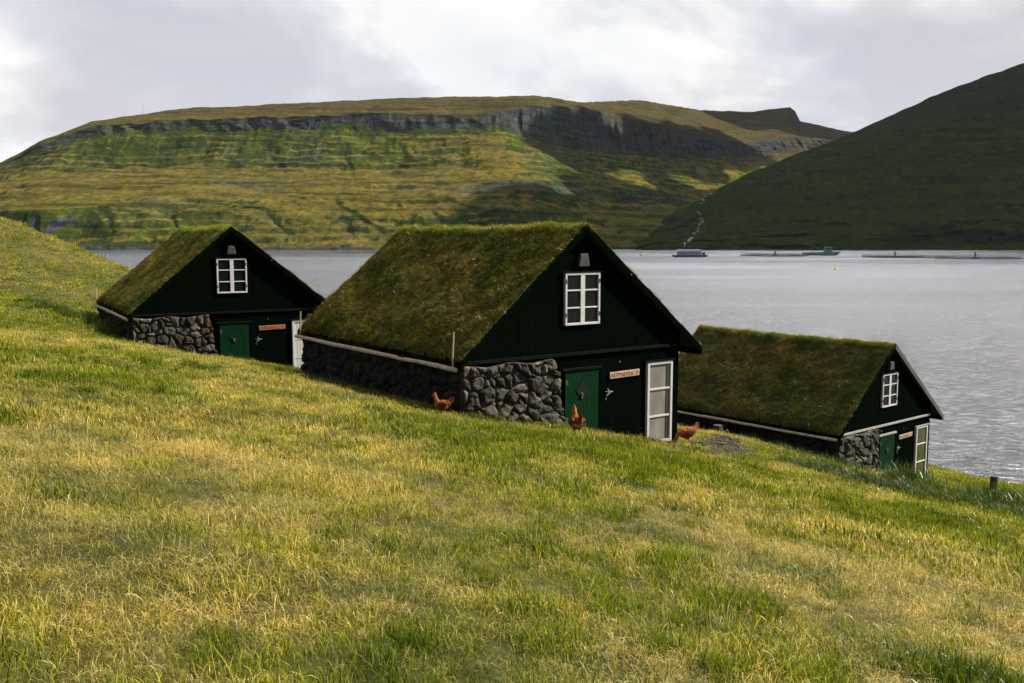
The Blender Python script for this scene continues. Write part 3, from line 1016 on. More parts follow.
    line([near(985, 506, 20.8), near(1040, 520, 20.4)], 60, 0.28, .9, 1.3)
    line([gpt('low', -4.6, 3)[:2], gpt('low', -4.3, 0)[:2], gpt('low', -2.5, -1)[:2]], 90, 0.35, .35, .7)
    line([hit(105, 332), hit(150, 345), hit(210, 357)], 200, 0.4, .6, 1.1)
    line([hit(20, 300), hit(60, 313), hit(100, 328)], 80, 0.4, .5, .9)
    line([gpt('middle', -3.4, -.25)[:2], gpt('middle', -.6, -.3)[:2], gpt('middle', 3.2, -.3)[:2]], 60, 0.10, .2, .42)
    line([gpt('middle', -3.9, 0)[:2], gpt('middle', -3.9, 8)[:2]], 60, 0.2, .25, .5)
    line([gpt('far', -.6, -.35)[:2], gpt('far', 3.2, -.35)[:2]], 40, 0.15, .3, .6)
    line([gpt('low', -.9, -.4)[:2], gpt('low', 3.4, -.4)[:2]], 60, 0.2, .2, .45)
    line([gpt('low', -3.9, 0)[:2], gpt('low', -3.9, 8)[:2]], 60, 0.2, .3, .6)
    nk = len(Q)
    line([near(818, 0, 25), near(870, 0, 23), near(930, 0, 21.6), near(985, 0, 20.6), near(1050, 0, 19.6)], 60, 0.30, .3, .75)
    line([near(903, 0, 24), near(925, 0, 23.6)], 9, 0.18, .9, 1.3)
    line([near(992, 0, 20.9), near(1045, 0, 20.4)], 14, 0.25, .8, 1.2)
    line([gpt('low', -3.9, .5)[:2], gpt('low', -3.7, -.6)[:2]], 8, 0.3, .5, .9)
    Q = np.array(Q)
    z = ground_z(Q[:, 0], Q[:, 1])
    n = len(Q)
    R = np.stack([rng.normal(0, .1, n), rng.normal(0, .1, n), rng.uniform(0, 6.283, n)], -1)
    S = np.stack([Q[:, 2]] * 3, -1)
    I = rng.choice(by[('k', 0)], n); I[nk:] = rng.choice(by[('b', 0)], n - nk)
    o = instancer('tussock_grass', np.stack([Q[:, 0], Q[:, 1], z], -1), R, S, I, coll, M['blade'])
    props(o, kind='stuff')


GRAVEL_C = None


def gravel_mask(x, y):
    cx, cy = GRAVEL_C
    a = -0.22
    lx = (x - cx) * math.cos(a) + (y - cy) * math.sin(a); ly = -(x - cx) * math.sin(a) + (y - cy) * math.cos(a)
    return (lx / 0.95) ** 2 + (ly / 5.0) ** 2 < 1 + 0.5 * fbm(x * 1.3, y * 1.3, 3)


def dry_bias(x, y):
    """strawy on the knob before the camera, greener by the houses"""
    r = np.hypot(x, y)
    b = 0.16 * np.exp(-((r - 9) / 6) ** 2) - 0.10 * np.exp(-((r - 27) / 9) ** 2)
    return b


def ray_ground(u, v):
    r = ray(u, v); d = np.linspace(4, 95, 4000)
    x = r[0] / r[1] * d; z = r[2] / r[1] * d + EYE
    k = np.argmax(z < ground_z(x, d))
    return float(x[k]), float(d[k])


GRAVEL_C = (216 / F_PX * 27.5, 27.5)
build_meadow_grass()

# ---------------------------------------------------------------- gravel
def build_gravel():
    cx, cy = GRAVEL_C
    n = 9000
    x = cx + rng.uniform(-3.0, 3.0, n); y = cy + rng.uniform(-6.5, 6.5, n)
    k = gravel_mask(x, y) & (rng.random(n) < .75 + fbm(x * 1.8, y * 1.2, 2)); x, y = x[k], y[k]; z = ground_z(x, y)
    b = MB()
    for i in range(len(x)):
        s = random.uniform(.02, .07)
        bm = bmesh.new(); bmesh.ops.create_icosphere(bm, subdivisions=1, radius=s)
        V = [(v.co.x * random.uniform(.8, 1.3) + x[i], v.co.y * random.uniform(.8, 1.3) + y[i], v.co.z * .6 + z[i] + .01) for v in bm.verts]
        b.add(V, [[v.index for v in f.verts] for f in bm.faces]); bm.free()
    props(b.build('gravel', M['gravel']), kind='stuff')


build_gravel()

# ---------------------------------------------------------------- houses
SLL, SLR = 0.852, 0.80        # roof falls, left and right of the ridge
XL, XR = -3.52, 3.95          # eaves
WL, WR = -3.38, 3.33          # walls
Z0 = 5.2                      # the root empty stands this far below the apex


def stone_patch(w, h, step, size, seed, top=None, right=None):
    """a dry stone face in its own plane: x along, z up, bulging to -y"""
    r = np.random.default_rng(seed)
    nx, nz = int(w / step), int(h / step)
    s, t = np.meshgrid(np.linspace(0, 1, nx), np.linspace(0, 1, nz))
    X = s * w; Zz = t * h
    n = int(w * h / (size * size)) + 4
    pts = np.stack([r.uniform(-.2, w + .2, n * 2), r.uniform(-.2, h + .2, n * 2)], -1)
    # spread the seeds a little (few relaxations keep the sizes uneven)
    for _ in range(2):
        for i in range(len(pts)):
            d = pts - pts[i]; dd = np.hypot(d[:, 0], d[:, 1] * 1.25) + 1e-6
            k = (dd < size * .8) & (dd > 1e-5)
            if k.any(): pts[i] -= (d[k] / dd[k, None] * (size * .8 - dd[k])[:, None]).sum(0) * .22
    wgt = r.uniform(0, .035, len(pts)) * (size / .3) ** 2
    xw = X + .035 * fbm(X * 4, Zz * 4, 2); zw = Zz + .035 * fbm(X * 4 + 7, Zz * 4, 2)
    D = np.sqrt(np.maximum((xw[..., None] - pts[:, 0]) ** 2 + ((zw[..., None] - pts[:, 1]) * 1.2) ** 2 - wgt + .04, 1e-5))
    o = np.argsort(D, -1)[..., :2]
    d1 = np.take_along_axis(D, o[..., :1], -1)[..., 0]; d2 = np.take_along_axis(D, o[..., 1:2], -1)[..., 0]
    e = np.clip((d2 - d1) / (size * .42), 0, 1)
    bulge = np.sqrt(1 - (1 - e) ** 2) * .16 * (size / .35) + .03 * fbm(X * 6, Zz * 6, 3)
    lean = r.uniform(.6, 1.25, len(pts))[o[..., 0]]
    tone = r.choice(np.array([(.045, .043, .040), (.075, .072, .066), (.11, .105, .095), (.055, .056, .058), (.15, .142, .125), (.035, .033, .030), (.16, .085, .04)]),
                    len(pts), p=[.24, .24, .16, .16, .08, .10, .02])[o[..., 0]]
    gap = np.clip(e / .16, 0, 1)[..., None]
    tone = tone * gap + np.array((.030, .027, .021)) * (1 - gap)
    Yy = -bulge * lean
    if right is not None: X = s * right(t, X, Zz)
    if top is not None: Zz = t * top(s)
    edge = (s <= 0) | (s >= 1) | (t >= 1) | (t <= 0)
    Yy = np.where(edge, .12, Yy)
    return np.stack([X, Yy, Zz], -1).reshape(-1, 3), grid_faces(nz, nx), tone.reshape(-1, 3)


def window(root, x0, x1, z0, z1, cols, rows, y, pane, name='window', bar=.035, fr=.055):
    w = MB()                                  # outer frame
    w.box(x0, x0 + fr, y - .05, y + .04, z0, z1); w.box(x1 - fr, x1, y - .05, y + .04, z0, z1)
    w.box(x0 + fr, x1 - fr, y - .05, y + .04, z1 - fr, z1); w.box(x0 + fr, x1 - fr, y - .05, y + .04, z0, z0 + fr)
    win = w.build(name, M['white'], root, bevel=.006)
    b = []
    for c in range(1, cols):
        xm = x0 + (x1 - x0) * c / cols
        b.append(BX(xm - .065, xm + .065, y - .042, y + .02, z0 + fr, z1 - fr))
    for q in range(1, rows):
        zm = z0 + (z1 - z0) * q / rows
        b.append(BX(x0 + fr, x1 - fr, y - .036, y + .015, zm - bar / 2, zm + bar / 2))
    each(b, 'glazing_bar', M['white'], win, .004)
    p = MB(); p.box(x0 + .02, x1 - .02, y - .006, y + .03, z0 + .02, z1 - .02)
    p.build('pane', pane, win)
    return win


def hinges(win, x0, x1, z0, z1, y):
    each([BX(x, x + .026, y - .062, y - .0485, z, z + .10) for x in (x0 + .012, x1 - .038) for z in (z0 + .2, z1 - .25)], 'hinge', M['metal'], win)


def roof_turf(h, root, L, seed):
    r = np.random.default_rng(seed)
    y0, y1 = -.16, L + .16
    ny = int((y1 - y0) / .11)
    ts = np.concatenate([np.linspace(-1, -.04, 46), np.linspace(-.02, .02, 3), np.linspace(.04, 1, 46)])
    ys = np.linspace(y0, y1, ny)
    Tm, Ym = np.meshgrid(ts, ys)
    Xm = np.where(Tm < 0, -Tm * XL, Tm * XR)
    Zm = np.where(Xm < 0, Xm * SLL, -Xm * SLR)
    Zm = Zm - .05 * np.exp(-(Xm / .25) ** 2)
    lump = .055 * fbm(Xm * 1.1 + seed * 3.3, Ym * 1.1, 4) + .02 * fbm(Xm * 5, Ym * 5 + seed, 2)
    sag = -.05 * np.sin(np.pi * (Ym - y0) / (y1 - y0))
    edge = np.clip((1 - np.abs(Tm)) / .06, 0, 1) ** .5
    Zt = Zm + lump * 1.0 + sag - .10 * (1 - edge)
    th = (.20 - .10 * np.abs(Tm)).reshape(-1)
    top = np.stack([Xm, Ym, Zt + Z0], -1).reshape(-1, 3)
    bot = np.stack([Xm * .995, Ym, Zm - th.reshape(Xm.shape) + Z0], -1).reshape(-1, 3)
    n, c = len(ys), len(ts)
    F = grid_faces(n, c); off = n * c
    i = np.arange(n * c).reshape(n, c)
    side = []
    for a in (i[0], i[-1], i[:, 0], i[:, -1]):
        side.append(np.stack([a[:-1], a[1:], a[1:] + off, a[:-1] + off], -1))
    F = np.concatenate([F, F[:, ::-1] + off] + side)
    me = mesh_np('roof', np.concatenate([top, bot]), F, True)
    roof = link('roof', me, M['turf'], root)
    # blades, in house space
    dens = 230 if h == 'middle' else 150
    P = []; NV = []; S = []; K = []
    for side, dn in ((-1, dens), (1, dens * .35)):
        xe = XL if side < 0 else XR
        sl = SLL if side < 0 else SLR
        A = abs(xe) * math.hypot(1, sl) * (y1 - y0)
        m = int(A * dn)
        t = r.uniform(0, 1, m); y = r.uniform(y0, y1, m); x = t * xe
        z = -np.abs(x) * sl - .05 * np.exp(-(x / .25) ** 2) + .055 * fbm(x * 1.1 + seed * 3.3, y * 1.1, 4) - .05 * np.sin(np.pi * (y - y0) / (y1 - y0)) - .10 * (1 - np.clip((1 - t) / .06, 0, 1) ** .5)
        nrm = np.stack([np.full(m, side * sl), np.zeros(m), np.ones(m)], -1); nrm /= np.linalg.norm(nrm, axis=1)[:, None]
        dirv = nrm * .75 + np.array([side * .35, 0, .25]) + r.normal(0, .22, (m, 3))
        P.append(np.stack([x, y, z + Z0 + .0], -1)); NV.append(dirv)
        sc = r.uniform(.55, 1.15, m); S.append(sc)
        brown = fbm(x * .55 + seed * 1.7, y * .5 + seed, 4) + .25 * np.exp(-((t - .62) / .3) ** 2) - .30 * np.exp(-(t / .14) ** 2) - .12 + r.normal(0, .22, m)
        K.append(np.where(t < .045, 3, np.where(brown < -.1, 0, np.where(brown < .2, 1, 2))))
    m = int((y1 - y0) * 130)                   # the crest and the two verges carry longer grass
    y = r.uniform(y0, y1, m); x = r.normal(0, .10, m)
    P.append(np.stack([x, y, -.09 + Z0 - np.abs(x) * .6 - .05 * np.sin(np.pi * (y - y0) / (y1 - y0)) + 0.055 * fbm(x * 1.1 + seed * 3.3, y * 1.1, 4)], -1))
    NV.append(np.array([0, 0, 1.0]) + r.normal(0, .25, (m, 3))); S.append(r.uniform(.6, 1.05, m)); K.append(np.full(m, 3))
    for side in (-1, 1):
        m = 260
        t = r.uniform(.02, 1, m); xe = XL if side < 0 else XR; sl = SLL if side < 0 else SLR
        x = t * xe
        P.append(np.stack([x, np.full(m, y0) + r.uniform(-.0, .10, m), -np.abs(x) * sl - .05 + Z0], -1))
        NV.append(np.stack([np.full(m, side * .5), np.full(m, -.25), np.full(m, 1.0)], -1) + r.normal(0, .25, (m, 3)))
        S.append(r.uniform(.35, .7, m)); K.append(np.where(r.random(m) < .5, 3, 1) if side > 0 else np.where(r.random(m) < .3, 3, 1))
    P = np.concatenate(P); NV = np.concatenate(NV); S = np.concatenate(S); K = np.concatenate(K)
    up = Vector((0, 0, 1)); R = np.empty((len(P), 3))
    for i in range(len(P)):
        q = up.rotation_difference(Vector(NV[i]).normalized()) @ Quaternion((0, 0, 1), random.uniform(0, 6.283))
        R[i] = q.to_euler()
    idx = [random.choice(ROOF_BY[int(k)]) for k in K]
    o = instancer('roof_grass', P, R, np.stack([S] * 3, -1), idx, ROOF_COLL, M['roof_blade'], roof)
    props(o, kind='stuff')
    return roof


def roof_protos():
    global ROOF_COLL, ROOF_BY
    ms = []; kk = []
    for cls, pal, l0, l1 in ((0, [R1, R1, R2], .05, .11), (1, [R2, R1, R3, R2], .05, .11), (2, [R3, R3, R2], .05, .12), (3, [R4, R2, R4], .08, .17)):
        for v in range(3):
            me = tuft_mesh('roof_tuft_%d_%d' % (cls, v), 30, .10, l0, l1, .008, .7, pal, k=2, flat=.25)
            ms.append(me); kk.append((me.name, cls))
    ROOF_COLL = collection('roof_tufts', ms, M['roof_blade'])
    od = order(ROOF_COLL); ROOF_BY = {}
    for nm, c in kk: ROOF_BY.setdefault(c, []).append(od[nm])


def boards(mb, x0, x1, zb, ztop, y0, w=.125, r=random):
    x = x0
    while x < x1 - 1e-4:
        xe = min(x + w * r.uniform(.85, 1.15), x1)
        if x1 - xe < .04: xe = x1
        yy = y0 + r.uniform(-.003, .003)
        g = .002
        a, b = x + g, xe - g
        zs = [(a, ztop(a)), (b, ztop(b))]
        if a < 0 < b: poly = [(a, zb(a)), (b, zb(b)), (b, ztop(b)), (0, ztop(0)), (a, ztop(a))]
        else: poly = [(a, zb(a)), (b, zb(b)), (b, ztop(b)), (a, ztop(a))]
        mb.prism_y([(px, pz + Z0) for px, pz in poly], yy, yy + .03)
        x = xe


def house(h, label, seed, tall_pane, trim_mat, sign_mat):
    random.seed(seed * 11 + 1)
    ax, ay, az, yaw = APEX[h]
    L = LEN[h]
    root = props(empty('turf_house', (ax, ay, az + EYE - Z0), yaw), label, 'house', 'black turf roofed houses')
    rl = lambda x: (x * SLL if x < 0 else -x * SLR) - .12
    flo = -6.9
    # shell: gables, long walls
    w = MB()
    w.prism_y([(WL, flo + Z0), (WR, flo + Z0), (WR, rl(WR) + Z0), (0, rl(0) + Z0), (WL, rl(WL) + Z0)], .062, L - .0)
    boards(w, WL, WR, lambda x: -3.12, rl, 0.0)                       # upper gable cladding, a little proud
    boards(w, -.62, WR, lambda x: flo, lambda x: -3.12 + .0, .03)     # lower gable cladding
    w.build('wall', M['tar'], root)
    # horizontal trim under the gable
    t = MB(); t.box(WL - .05, WR - .12, -.045, .02, -3.15 + Z0, -3.07 + Z0); t.build('trim_board', trim_mat, root, bevel=.008)
    # stone on the front left and along the uphill side
    def right(tt, X, Zz): return 2.62 + .30 * (1 - tt) + .09 * np.sign(np.sin(tt * 17 + seed)) * (.5 + .5 * np.sin(tt * 7))
    V, F, C = stone_patch(2.9, 2.3, .021, .37, seed * 5 + 1, top=lambda s: 2.3 + .035 * np.sin(s * 13 + seed), right=right)
    V[:, 0] += WL - .05; V[:, 1] += -.02; V[:, 2] += -3.17 - 2.3 - .02 + Z0
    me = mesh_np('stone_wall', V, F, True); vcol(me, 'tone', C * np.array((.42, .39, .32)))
    link('stone_wall', me, M['stone'], root)
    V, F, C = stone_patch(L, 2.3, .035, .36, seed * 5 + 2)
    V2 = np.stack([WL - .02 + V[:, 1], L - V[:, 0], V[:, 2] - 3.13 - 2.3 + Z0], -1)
    me = mesh_np('stone_wall', V2, F, True); vcol(me, 'tone', C * np.array((.05, .058, .036)))  # uphill face: its shade is put into the stone tone
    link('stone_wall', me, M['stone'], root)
    # roof: turf, boards at the edges, eaves log and its stakes
    roof = roof_turf(h, root, L, seed)
    for side in (-1, 1):
        xe = XL if side < 0 else XR; sl = SLL if side < 0 else SLR
        p = [(0, -.035), (xe, -abs(xe) * sl - .035), (xe * 1.004, -abs(xe) * sl - .23), (0, -.25)]
        if side < 0: p = p[::-1]
        mt = M['lit_board'] if (h == 'low' and side > 0) else M['tar']  # right verge of the low house: sunlight put into the grey
        for ya, yb in ((-.215, -.165), (L + .165, L + .215)):
            b = MB(); b.prism_y([(x, z + Z0) for x, z in p][::-1], ya, yb)
            b.build('verge_board', mt, roof, bevel=.006)
    zl = XL * SLL
    BX(XL - .02, XL + .03, -.16, L + .16, zl - .26 + Z0, zl - .06 + Z0).build('eaves_board', M['tar'], roof)
    y = .3
    while y < L: BX(XL - .055, XL - .021, y, y + .05, zl - .22 + Z0, zl + .03 + Z0).build('peg', M['tar_trim'], roof); y += .95
    zr = -XR * SLR
    BX(XR - .06, XR, -.16, L + .16, zr - .24 + Z0, zr - .08 + Z0).build('eaves_board', M['tar'], roof)
    g = MB(); pts = [(XL - .075 + random.uniform(-.01, .01), y, zl - .215 + Z0 + random.uniform(-.010, .010)) for y in np.linspace(-.12, L + .16, 12)]
    g.tube(pts, [.052 + random.uniform(-.006, .006) for _ in pts], 10, .06)
    g.build('eaves_log', M['log'], roof, smooth=True)
    for y, hh in {'middle': ((.05, .80), (L - .12, .70)), 'far': ((L - .12, .70),), 'low': ()}[h]:
        s = MB(); x = XL - .045
        s.tube([(x, y, zl - .25 + Z0), (x - .01, y + .01, zl + .05 + Z0), (x + .015, y, zl + hh * .75 + Z0)], [.026, .024, .020], 7, .1)
        s.build('stake', M['stake'], roof)
    # window under the ridge
    win = window(root, -.53, .54, -2.42 + Z0, -1.18 + Z0, 2, 3, -.02, M['pane'])
    hinges(win, -.53, .54, -2.42 + Z0, -1.18 + Z0, -.02)
    s = MB(); s.box(-.60, .61, -.085, .0, -1.175 + Z0, -1.145 + Z0); s.build('hood', M['tar_trim'], win)
    v = MB(); v.prism_y([(-.15, -1.03 + Z0), (.17, -1.03 + Z0), (.12, -.73 + Z0), (-.10, -.73 + Z0)], -.11, .0)
    vent = v.build('vent', M['metal'], root, bevel=.01)
    each([BX(-.10, .12, -.116, -.108, -.99 + k * .055 + Z0, -.975 + k * .055 + Z0) for k in range(4)], 'louvre', M['metal'], vent)
    # door
    d = MB(); x = -.48
    while x < .555:
        xe = min(x + .115, .56); d.box(x + .003, xe - .003, -.015, .035, -5.75 + Z0, -3.52 + Z0); x = xe
    d.box(-.48, .56, .012, .05, -5.75 + Z0, -3.52 + Z0)
    door = d.build('door', M['green'], root)
    q = MB(); q.prism_y([(.04, -4.26 + Z0), (.24, -4.0 + Z0), (.04, -3.74 + Z0), (-.16, -4.0 + Z0)], -.030, -.0165)
    q.build('diamond_panel', M['dark_green'], door)
    q = MB(); q.tube([(.02, -.06, -4.16 + Z0), (.02, -.045, -4.10 + Z0), (.02, -.031, -4.08 + Z0)], .018, 8); q.box(-.01, .05, -.038, -.0305, -4.2 + Z0, -4.06 + Z0)
    q.build('handle', M['brass'], door)
    each([BX(-.47, -.40, -.024, -.0155, zz + Z0, zz + .12 + Z0) for zz in (-3.85, -4.75)], 'hinge', M['metal'], door)
    q = MB(); q.box(-.58, .66, -.05, .03, -3.515 + Z0, -3.45 + Z0); q.build('door_lintel', trim_mat if h == 'low' else M['tar_trim'], root, bevel=.006)
    # tall window on the right
    tw = window(root, 2.17, 3.05, -5.62 + Z0, -3.5 + Z0, 1, 3, .0, tall_pane, 'tall_window', .05, .075)
    if h == 'far':
        b = MB()
        for k in range(7): b.box(2.25 + k * .105, 2.34 + k * .105, -.022, -.007, -5.58 + Z0, -3.55 + Z0)
        b.build('boarding', M['boarded'], tw)
    elif h == 'middle':
        b = MB(); b.box(2.86, 2.885, -.022, -.007, -5.55 + Z0, -3.56 + Z0); b.build('mullion', M['metal'], tw)
    s = MB(); s.box(2.10, 3.13, -.07, .0, -3.495 + Z0, -3.455 + Z0); s.build('hood', trim_mat if h == 'low' else M['tar_trim'], tw)
    # carved sign: the letters are worn away to strokes
    sg = MB(); sg.prism_y([(.94, -3.82 + Z0), (1.91, -3.80 + Z0), (1.92, -3.64 + Z0), (.93, -3.655 + Z0)], -.012, .02)
    sign = sg.build('sign', sign_mat, root, bevel=.008)
    lt = MB(); x = 1.0
    rr = random.Random(seed)
    def stroke(x0, z0, x1, z1, wd=.013):
        dx, dz = x1 - x0, z1 - z0; l = math.hypot(dx, dz); nx, nz = -dz / l * wd / 2, dx / l * wd / 2
        lt.prism_y([(x0 - nx, z0 - nz + Z0), (x1 - nx, z1 - nz + Z0), (x1 + nx, z1 + nz + Z0), (x0 + nx, z0 + nz + Z0)][::-1], -.0165, -.0135)
    while x < 1.66:
        z0, z1 = -3.775, -3.69
        kind = rr.randrange(5); wl = rr.uniform(.035, .055)
        stroke(x, z0, x, z1)
        if kind == 0: stroke(x, z1, x + wl, z1 - .004); stroke(x, -3.732, x + wl * .8, -3.732); stroke(x, z0, x + wl, z0)
        elif kind == 1: stroke(x, z1, x + wl, z0)
        elif kind == 2: stroke(x + wl, z0, x + wl, z1); stroke(x, -3.732, x + wl, -3.732)
        elif kind == 3: stroke(x, z1, x + wl, -3.715); stroke(x + wl, -3.715, x, -3.735)
        else: stroke(x, z0, x + wl, z0)
        x += wl + .034
    lt.build('lettering', M['letter'], sign); lt = MB()
    stroke(1.79, -3.77, 1.86, -3.69, .018); stroke(1.80, -3.70, 1.86, -3.69, .015)
    lt.build('arrow_mark', M['letter'], sign)
    # chipped bird shaped mark beside the door
    o = MB()
    cx, cz = .92, -4.13
    for (x0, z0, x1, z1, wa, wb) in ((-.12, .01, .13, -.01, .008, .03), (.02, .0, -.05, .09, .035, .012), (.04, -.01, -.08, -.10, .045, .022), (-.10, -.20, -.085, -.14, .02, .012)):
        dx, dz = x1 - x0, z1 - z0; l = math.hypot(dx, dz); nx, nz = -dz / l / 2, dx / l / 2
        yq = random.uniform(-.004, .0)
        o.prism_y([(cx + x0 - nx * wa, cz + z0 - nz * wa + Z0), (cx + x1 - nx * wb, cz + z1 - nz * wb + Z0), (cx + x1 + nx * wb, cz + z1 + nz * wb + Z0), (cx + x0 + nx * wa, cz + z0 + nz * wa + Z0)][::-1], .004 + yq, .026)
    o.build('wall_ornament', M['ornament'], root)
    return root


roof_protos()
house('middle', 'nearest black turf roofed house, with an orange hen in front of its green door', 1, M['pane_curtain'], M['tar_trim'], M['sign'])
house('far', 'black turf roofed house under the grassy knoll, its tall window boarded white', 2, M['boarded'], M['tar_trim'], M['sign_red'])
house('low', 'black turf roofed house lowest by the water, pale grey trim across its gable', 3, M['pane_olive'], M['grey_trim'], M['sign'])

# ---------------------------------------------------------------- hens
def ell(bm, c, r, rot=(0, 0, 0), sub=3):
    m = Matrix.Translation(c) @ Euler(rot).to_matrix().to_4x4() @ Matrix.Diagonal((*r, 1))
    bmesh.ops.create_icosphere(bm, subdivisions=sub, radius=1, matrix=m)


def hen_mesh(pose):
    """faces +x, stands on z=0"""
    bm = bmesh.new()
    ell(bm, (0, 0, .235), (.135, .105, .105), (0, .12, 0))           # trunk
    ell(bm, (.075, 0, .235), (.088, .092, .098))                      # breast
    ell(bm, (-.10, 0, .27), (.085, .062, .07), (0, .5, 0))            # rump
    ell(bm, (-.175, 0, .335), (.085, .020, .055), (0, .95, 0))        # tail fan
    ell(bm, (-.16, .018, .31), (.07, .014, .05), (0, .75, .12)); ell(bm, (-.16, -.018, .31), (.07, .014, .05), (0, .75, -.12))
    for s in (-1, 1): ell(bm, (-.01, s * .090, .245), (.115, .024, .070), (0, .18, 0))   # wings
    if pose == 'peck': neck = [(.11, .27), (.175, .24), (.215, .165), (.235, .10)]
    else: neck = [(.095, .27), (.125, .335), (.142, .395), (.150, .430)]
    rad = [.062, .047, .036, .032]
    for (a, b), (c, d), r0, r1 in zip(neck, neck[1:], rad, rad[1:]):
        for t in np.linspace(0, 1, 5): ell(bm, (a + (c - a) * t, 0, b + (d - b) * t), (r0 + (r1 - r0) * t,) * 3, sub=2)
    hx, hz = neck[-1]
    dz = -.7 if pose == 'peck' else 0
    ell(bm, (hx + .008, 0, hz), (.037, .027, .031))
    for s in (-1, 1):
        y = s * .04
        ell(bm, (.005, y, .165), (.036, .03, .055))
        for t in np.linspace(0, 1, 9): ell(bm, (.0 + .008 * t, y, .135 - .12 * t), (.0125,) * 3, sub=1)
        for a in (-.45, 0, .45, math.pi):
            for t in np.linspace(0, 1, 5): ell(bm, (.008 + math.cos(a) * .05 * t, y + math.sin(a) * .05 * t, .012), (.011, .011, .010), sub=1)
    me = bpy.data.meshes.new('hen')
    bm.to_mesh(me); bm.free()
    o = bpy.data.objects.new('hen_tmp', me); COL.objects.link(o)
    r = o.modifiers.new('r', 'REMESH'); r.mode = 'VOXEL'; r.voxel_size = .0095
    s = o.modifiers.new('s', 'SMOOTH'); s.iterations = 3
    dg = bpy.context.evaluated_depsgraph_get()
    m2 = bpy.data.meshes.new_from_object(o.evaluated_get(dg))
    bpy.data.objects.remove(o)
    m2.name = 'hen'
    for p in m2.polygons: p.use_smooth = True
    co = np.empty(len(m2.vertices) * 3); m2.vertices.foreach_get('co', co); co = co.reshape(-1, 3)
    x, y, z = co.T
    rust = np.array((.13, .034, .005)); dark = np.array((.010, .0045, .003)); gold = np.array((.22, .078, .012)); leg = np.array((.34, .24, .07)); fluff = np.array((.30, .15, .06))
    def w(a): return np.clip(a, 0, 1)[:, None]
    C = np.tile(rust, (len(co), 1))
    C = C + (dark - C) * w(.9 - np.abs(z - .25) / .09) * w((.10 - x) / .06) * w((x + .15) / .05) * (.8)
    C = C + (gold - C) * w((x - .09) / .04) * w((z - .10) / .05)
    C = C + (dark - C) * w((-x - .17) / .03) * w((z - .33) / .03)
    C = C + (fluff - C) * w((-x - .06) / .04) * w((.25 - z) / .03)
    C = C + (leg - C) * w((.125 - z) / .02)
    C *= (1 + .35 * fbm(x * 40, z * 40 + y * 20, 2))[:, None]
    vcol(m2, 'tone', np.clip(C, 0.004, 1))
    return m2, hx, hz


def hen(u, v, height_px, depth, pose, label, yaw_deg):
    x, d = ray_ground(u, v)
    if depth: x, d = (u - 512) / F_PX * depth * 1.02, depth
    s = 1.0
    me, hx, hz = hen_mesh(pose)
    full = .47 if pose != 'peck' else .40
    s = height_px / F_PX * d / full
    z = float(ground_z(np.array([x]), np.array([d]))[0])
    root = props(empty('hen', (x, d, z + (.03 if pose != 'peck' else .09)), math.radians(yaw_deg)), label, 'hen', 'rusty hens on the grass')
    root.scale = (s, s, s)
    link('body', me, M['hen'], root)
    c = MB()
    down = pose == 'peck'
    if not down:
        for k in range(4):
            c.tube([(hx - .022 + k * .017, 0, hz + .024), (hx - .024 + k * .017, 0, hz + .058 - abs(k - 1.5) * .008)], [.010, .005], 6)
        wt = MB(); wt.tube([(hx + .03, 0, hz - .02), (hx + .03, 0, hz - .052)], [.010, .008], 6)
        wt.build('wattle', M['comb'], root, smooth=True)
    else:
        for k in range(4): c.tube([(hx + .02, 0, hz + .03 - k * .016), (hx + .052 - abs(k - 1.5) * .006, 0, hz + .032 - k * .016)], [.010, .005], 6)
    c.build('comb', M['comb'], root, smooth=True)
    b = MB()
    if not down: b.tube([(hx + .036, 0, hz), (hx + .072, 0, hz - .012)], [.012, .002], 6)
    else: b.tube([(hx + .012, 0, hz - .026), (hx + .024, 0, hz - .064)], [.012, .002], 6)
    b.build('beak', M['beak'], root, smooth=True)
    print('hen', x, d, z, 'scale', s, 'H2 corner', gpt('middle', -3.4, 0, -4.2))


hen(443, 411, 24, 19.9, 'stand', 'brown hen facing left at the corner of the fieldstone wall', 172)
hen(577, 439, 31, 0, 'stand', 'orange hen standing upright on the grass before the green door', 103)
hen(687, 449, 23, 0, 'peck', 'rusty hen pecking with its tail up beside the gravel patch', 200)

# ---------------------------------------------------------------- small things on the land
def ground_at(u, v):
    x, d = ray_ground(u, v)
    return x, d, float(ground_z(np.array([x]), np.array([d]))[0])


def posts():
    x, y, z = ground_at(993, 491)
    b = MB(); b.tube([(x, y, z - .2), (x + .01, y, z + .25), (x + .02, y, z + .62)], [.17, .16, .15], 9, .08)
    props(b.build('fence_post', M['post']), 'short thick grey post standing alone on the grass edge above the water', 'post')
    r = ray(718, 431)
    x, y = r[0] / r[1] * 35.5, 35.5
    z = float(ground_z(np.array([x]), np.array([y]))[0])
    b = MB(); b.tube([(x, y, z - .2), (x, y, z + .25), (x, y, z + .42)], [.22, .21, .17], 8, .14)
    props(b.build('stone_block', M['post']), 'upright grey stone by the dark uphill wall of the lowest house', 'stone')


posts()

# ---------------------------------------------------------------- fish farm on the fjord
def at_water(u, v):
    r = ray(u, v); d = EYE / -(r[2] / r[1]) if True else 0
    return r[0] / r[1] * d, d


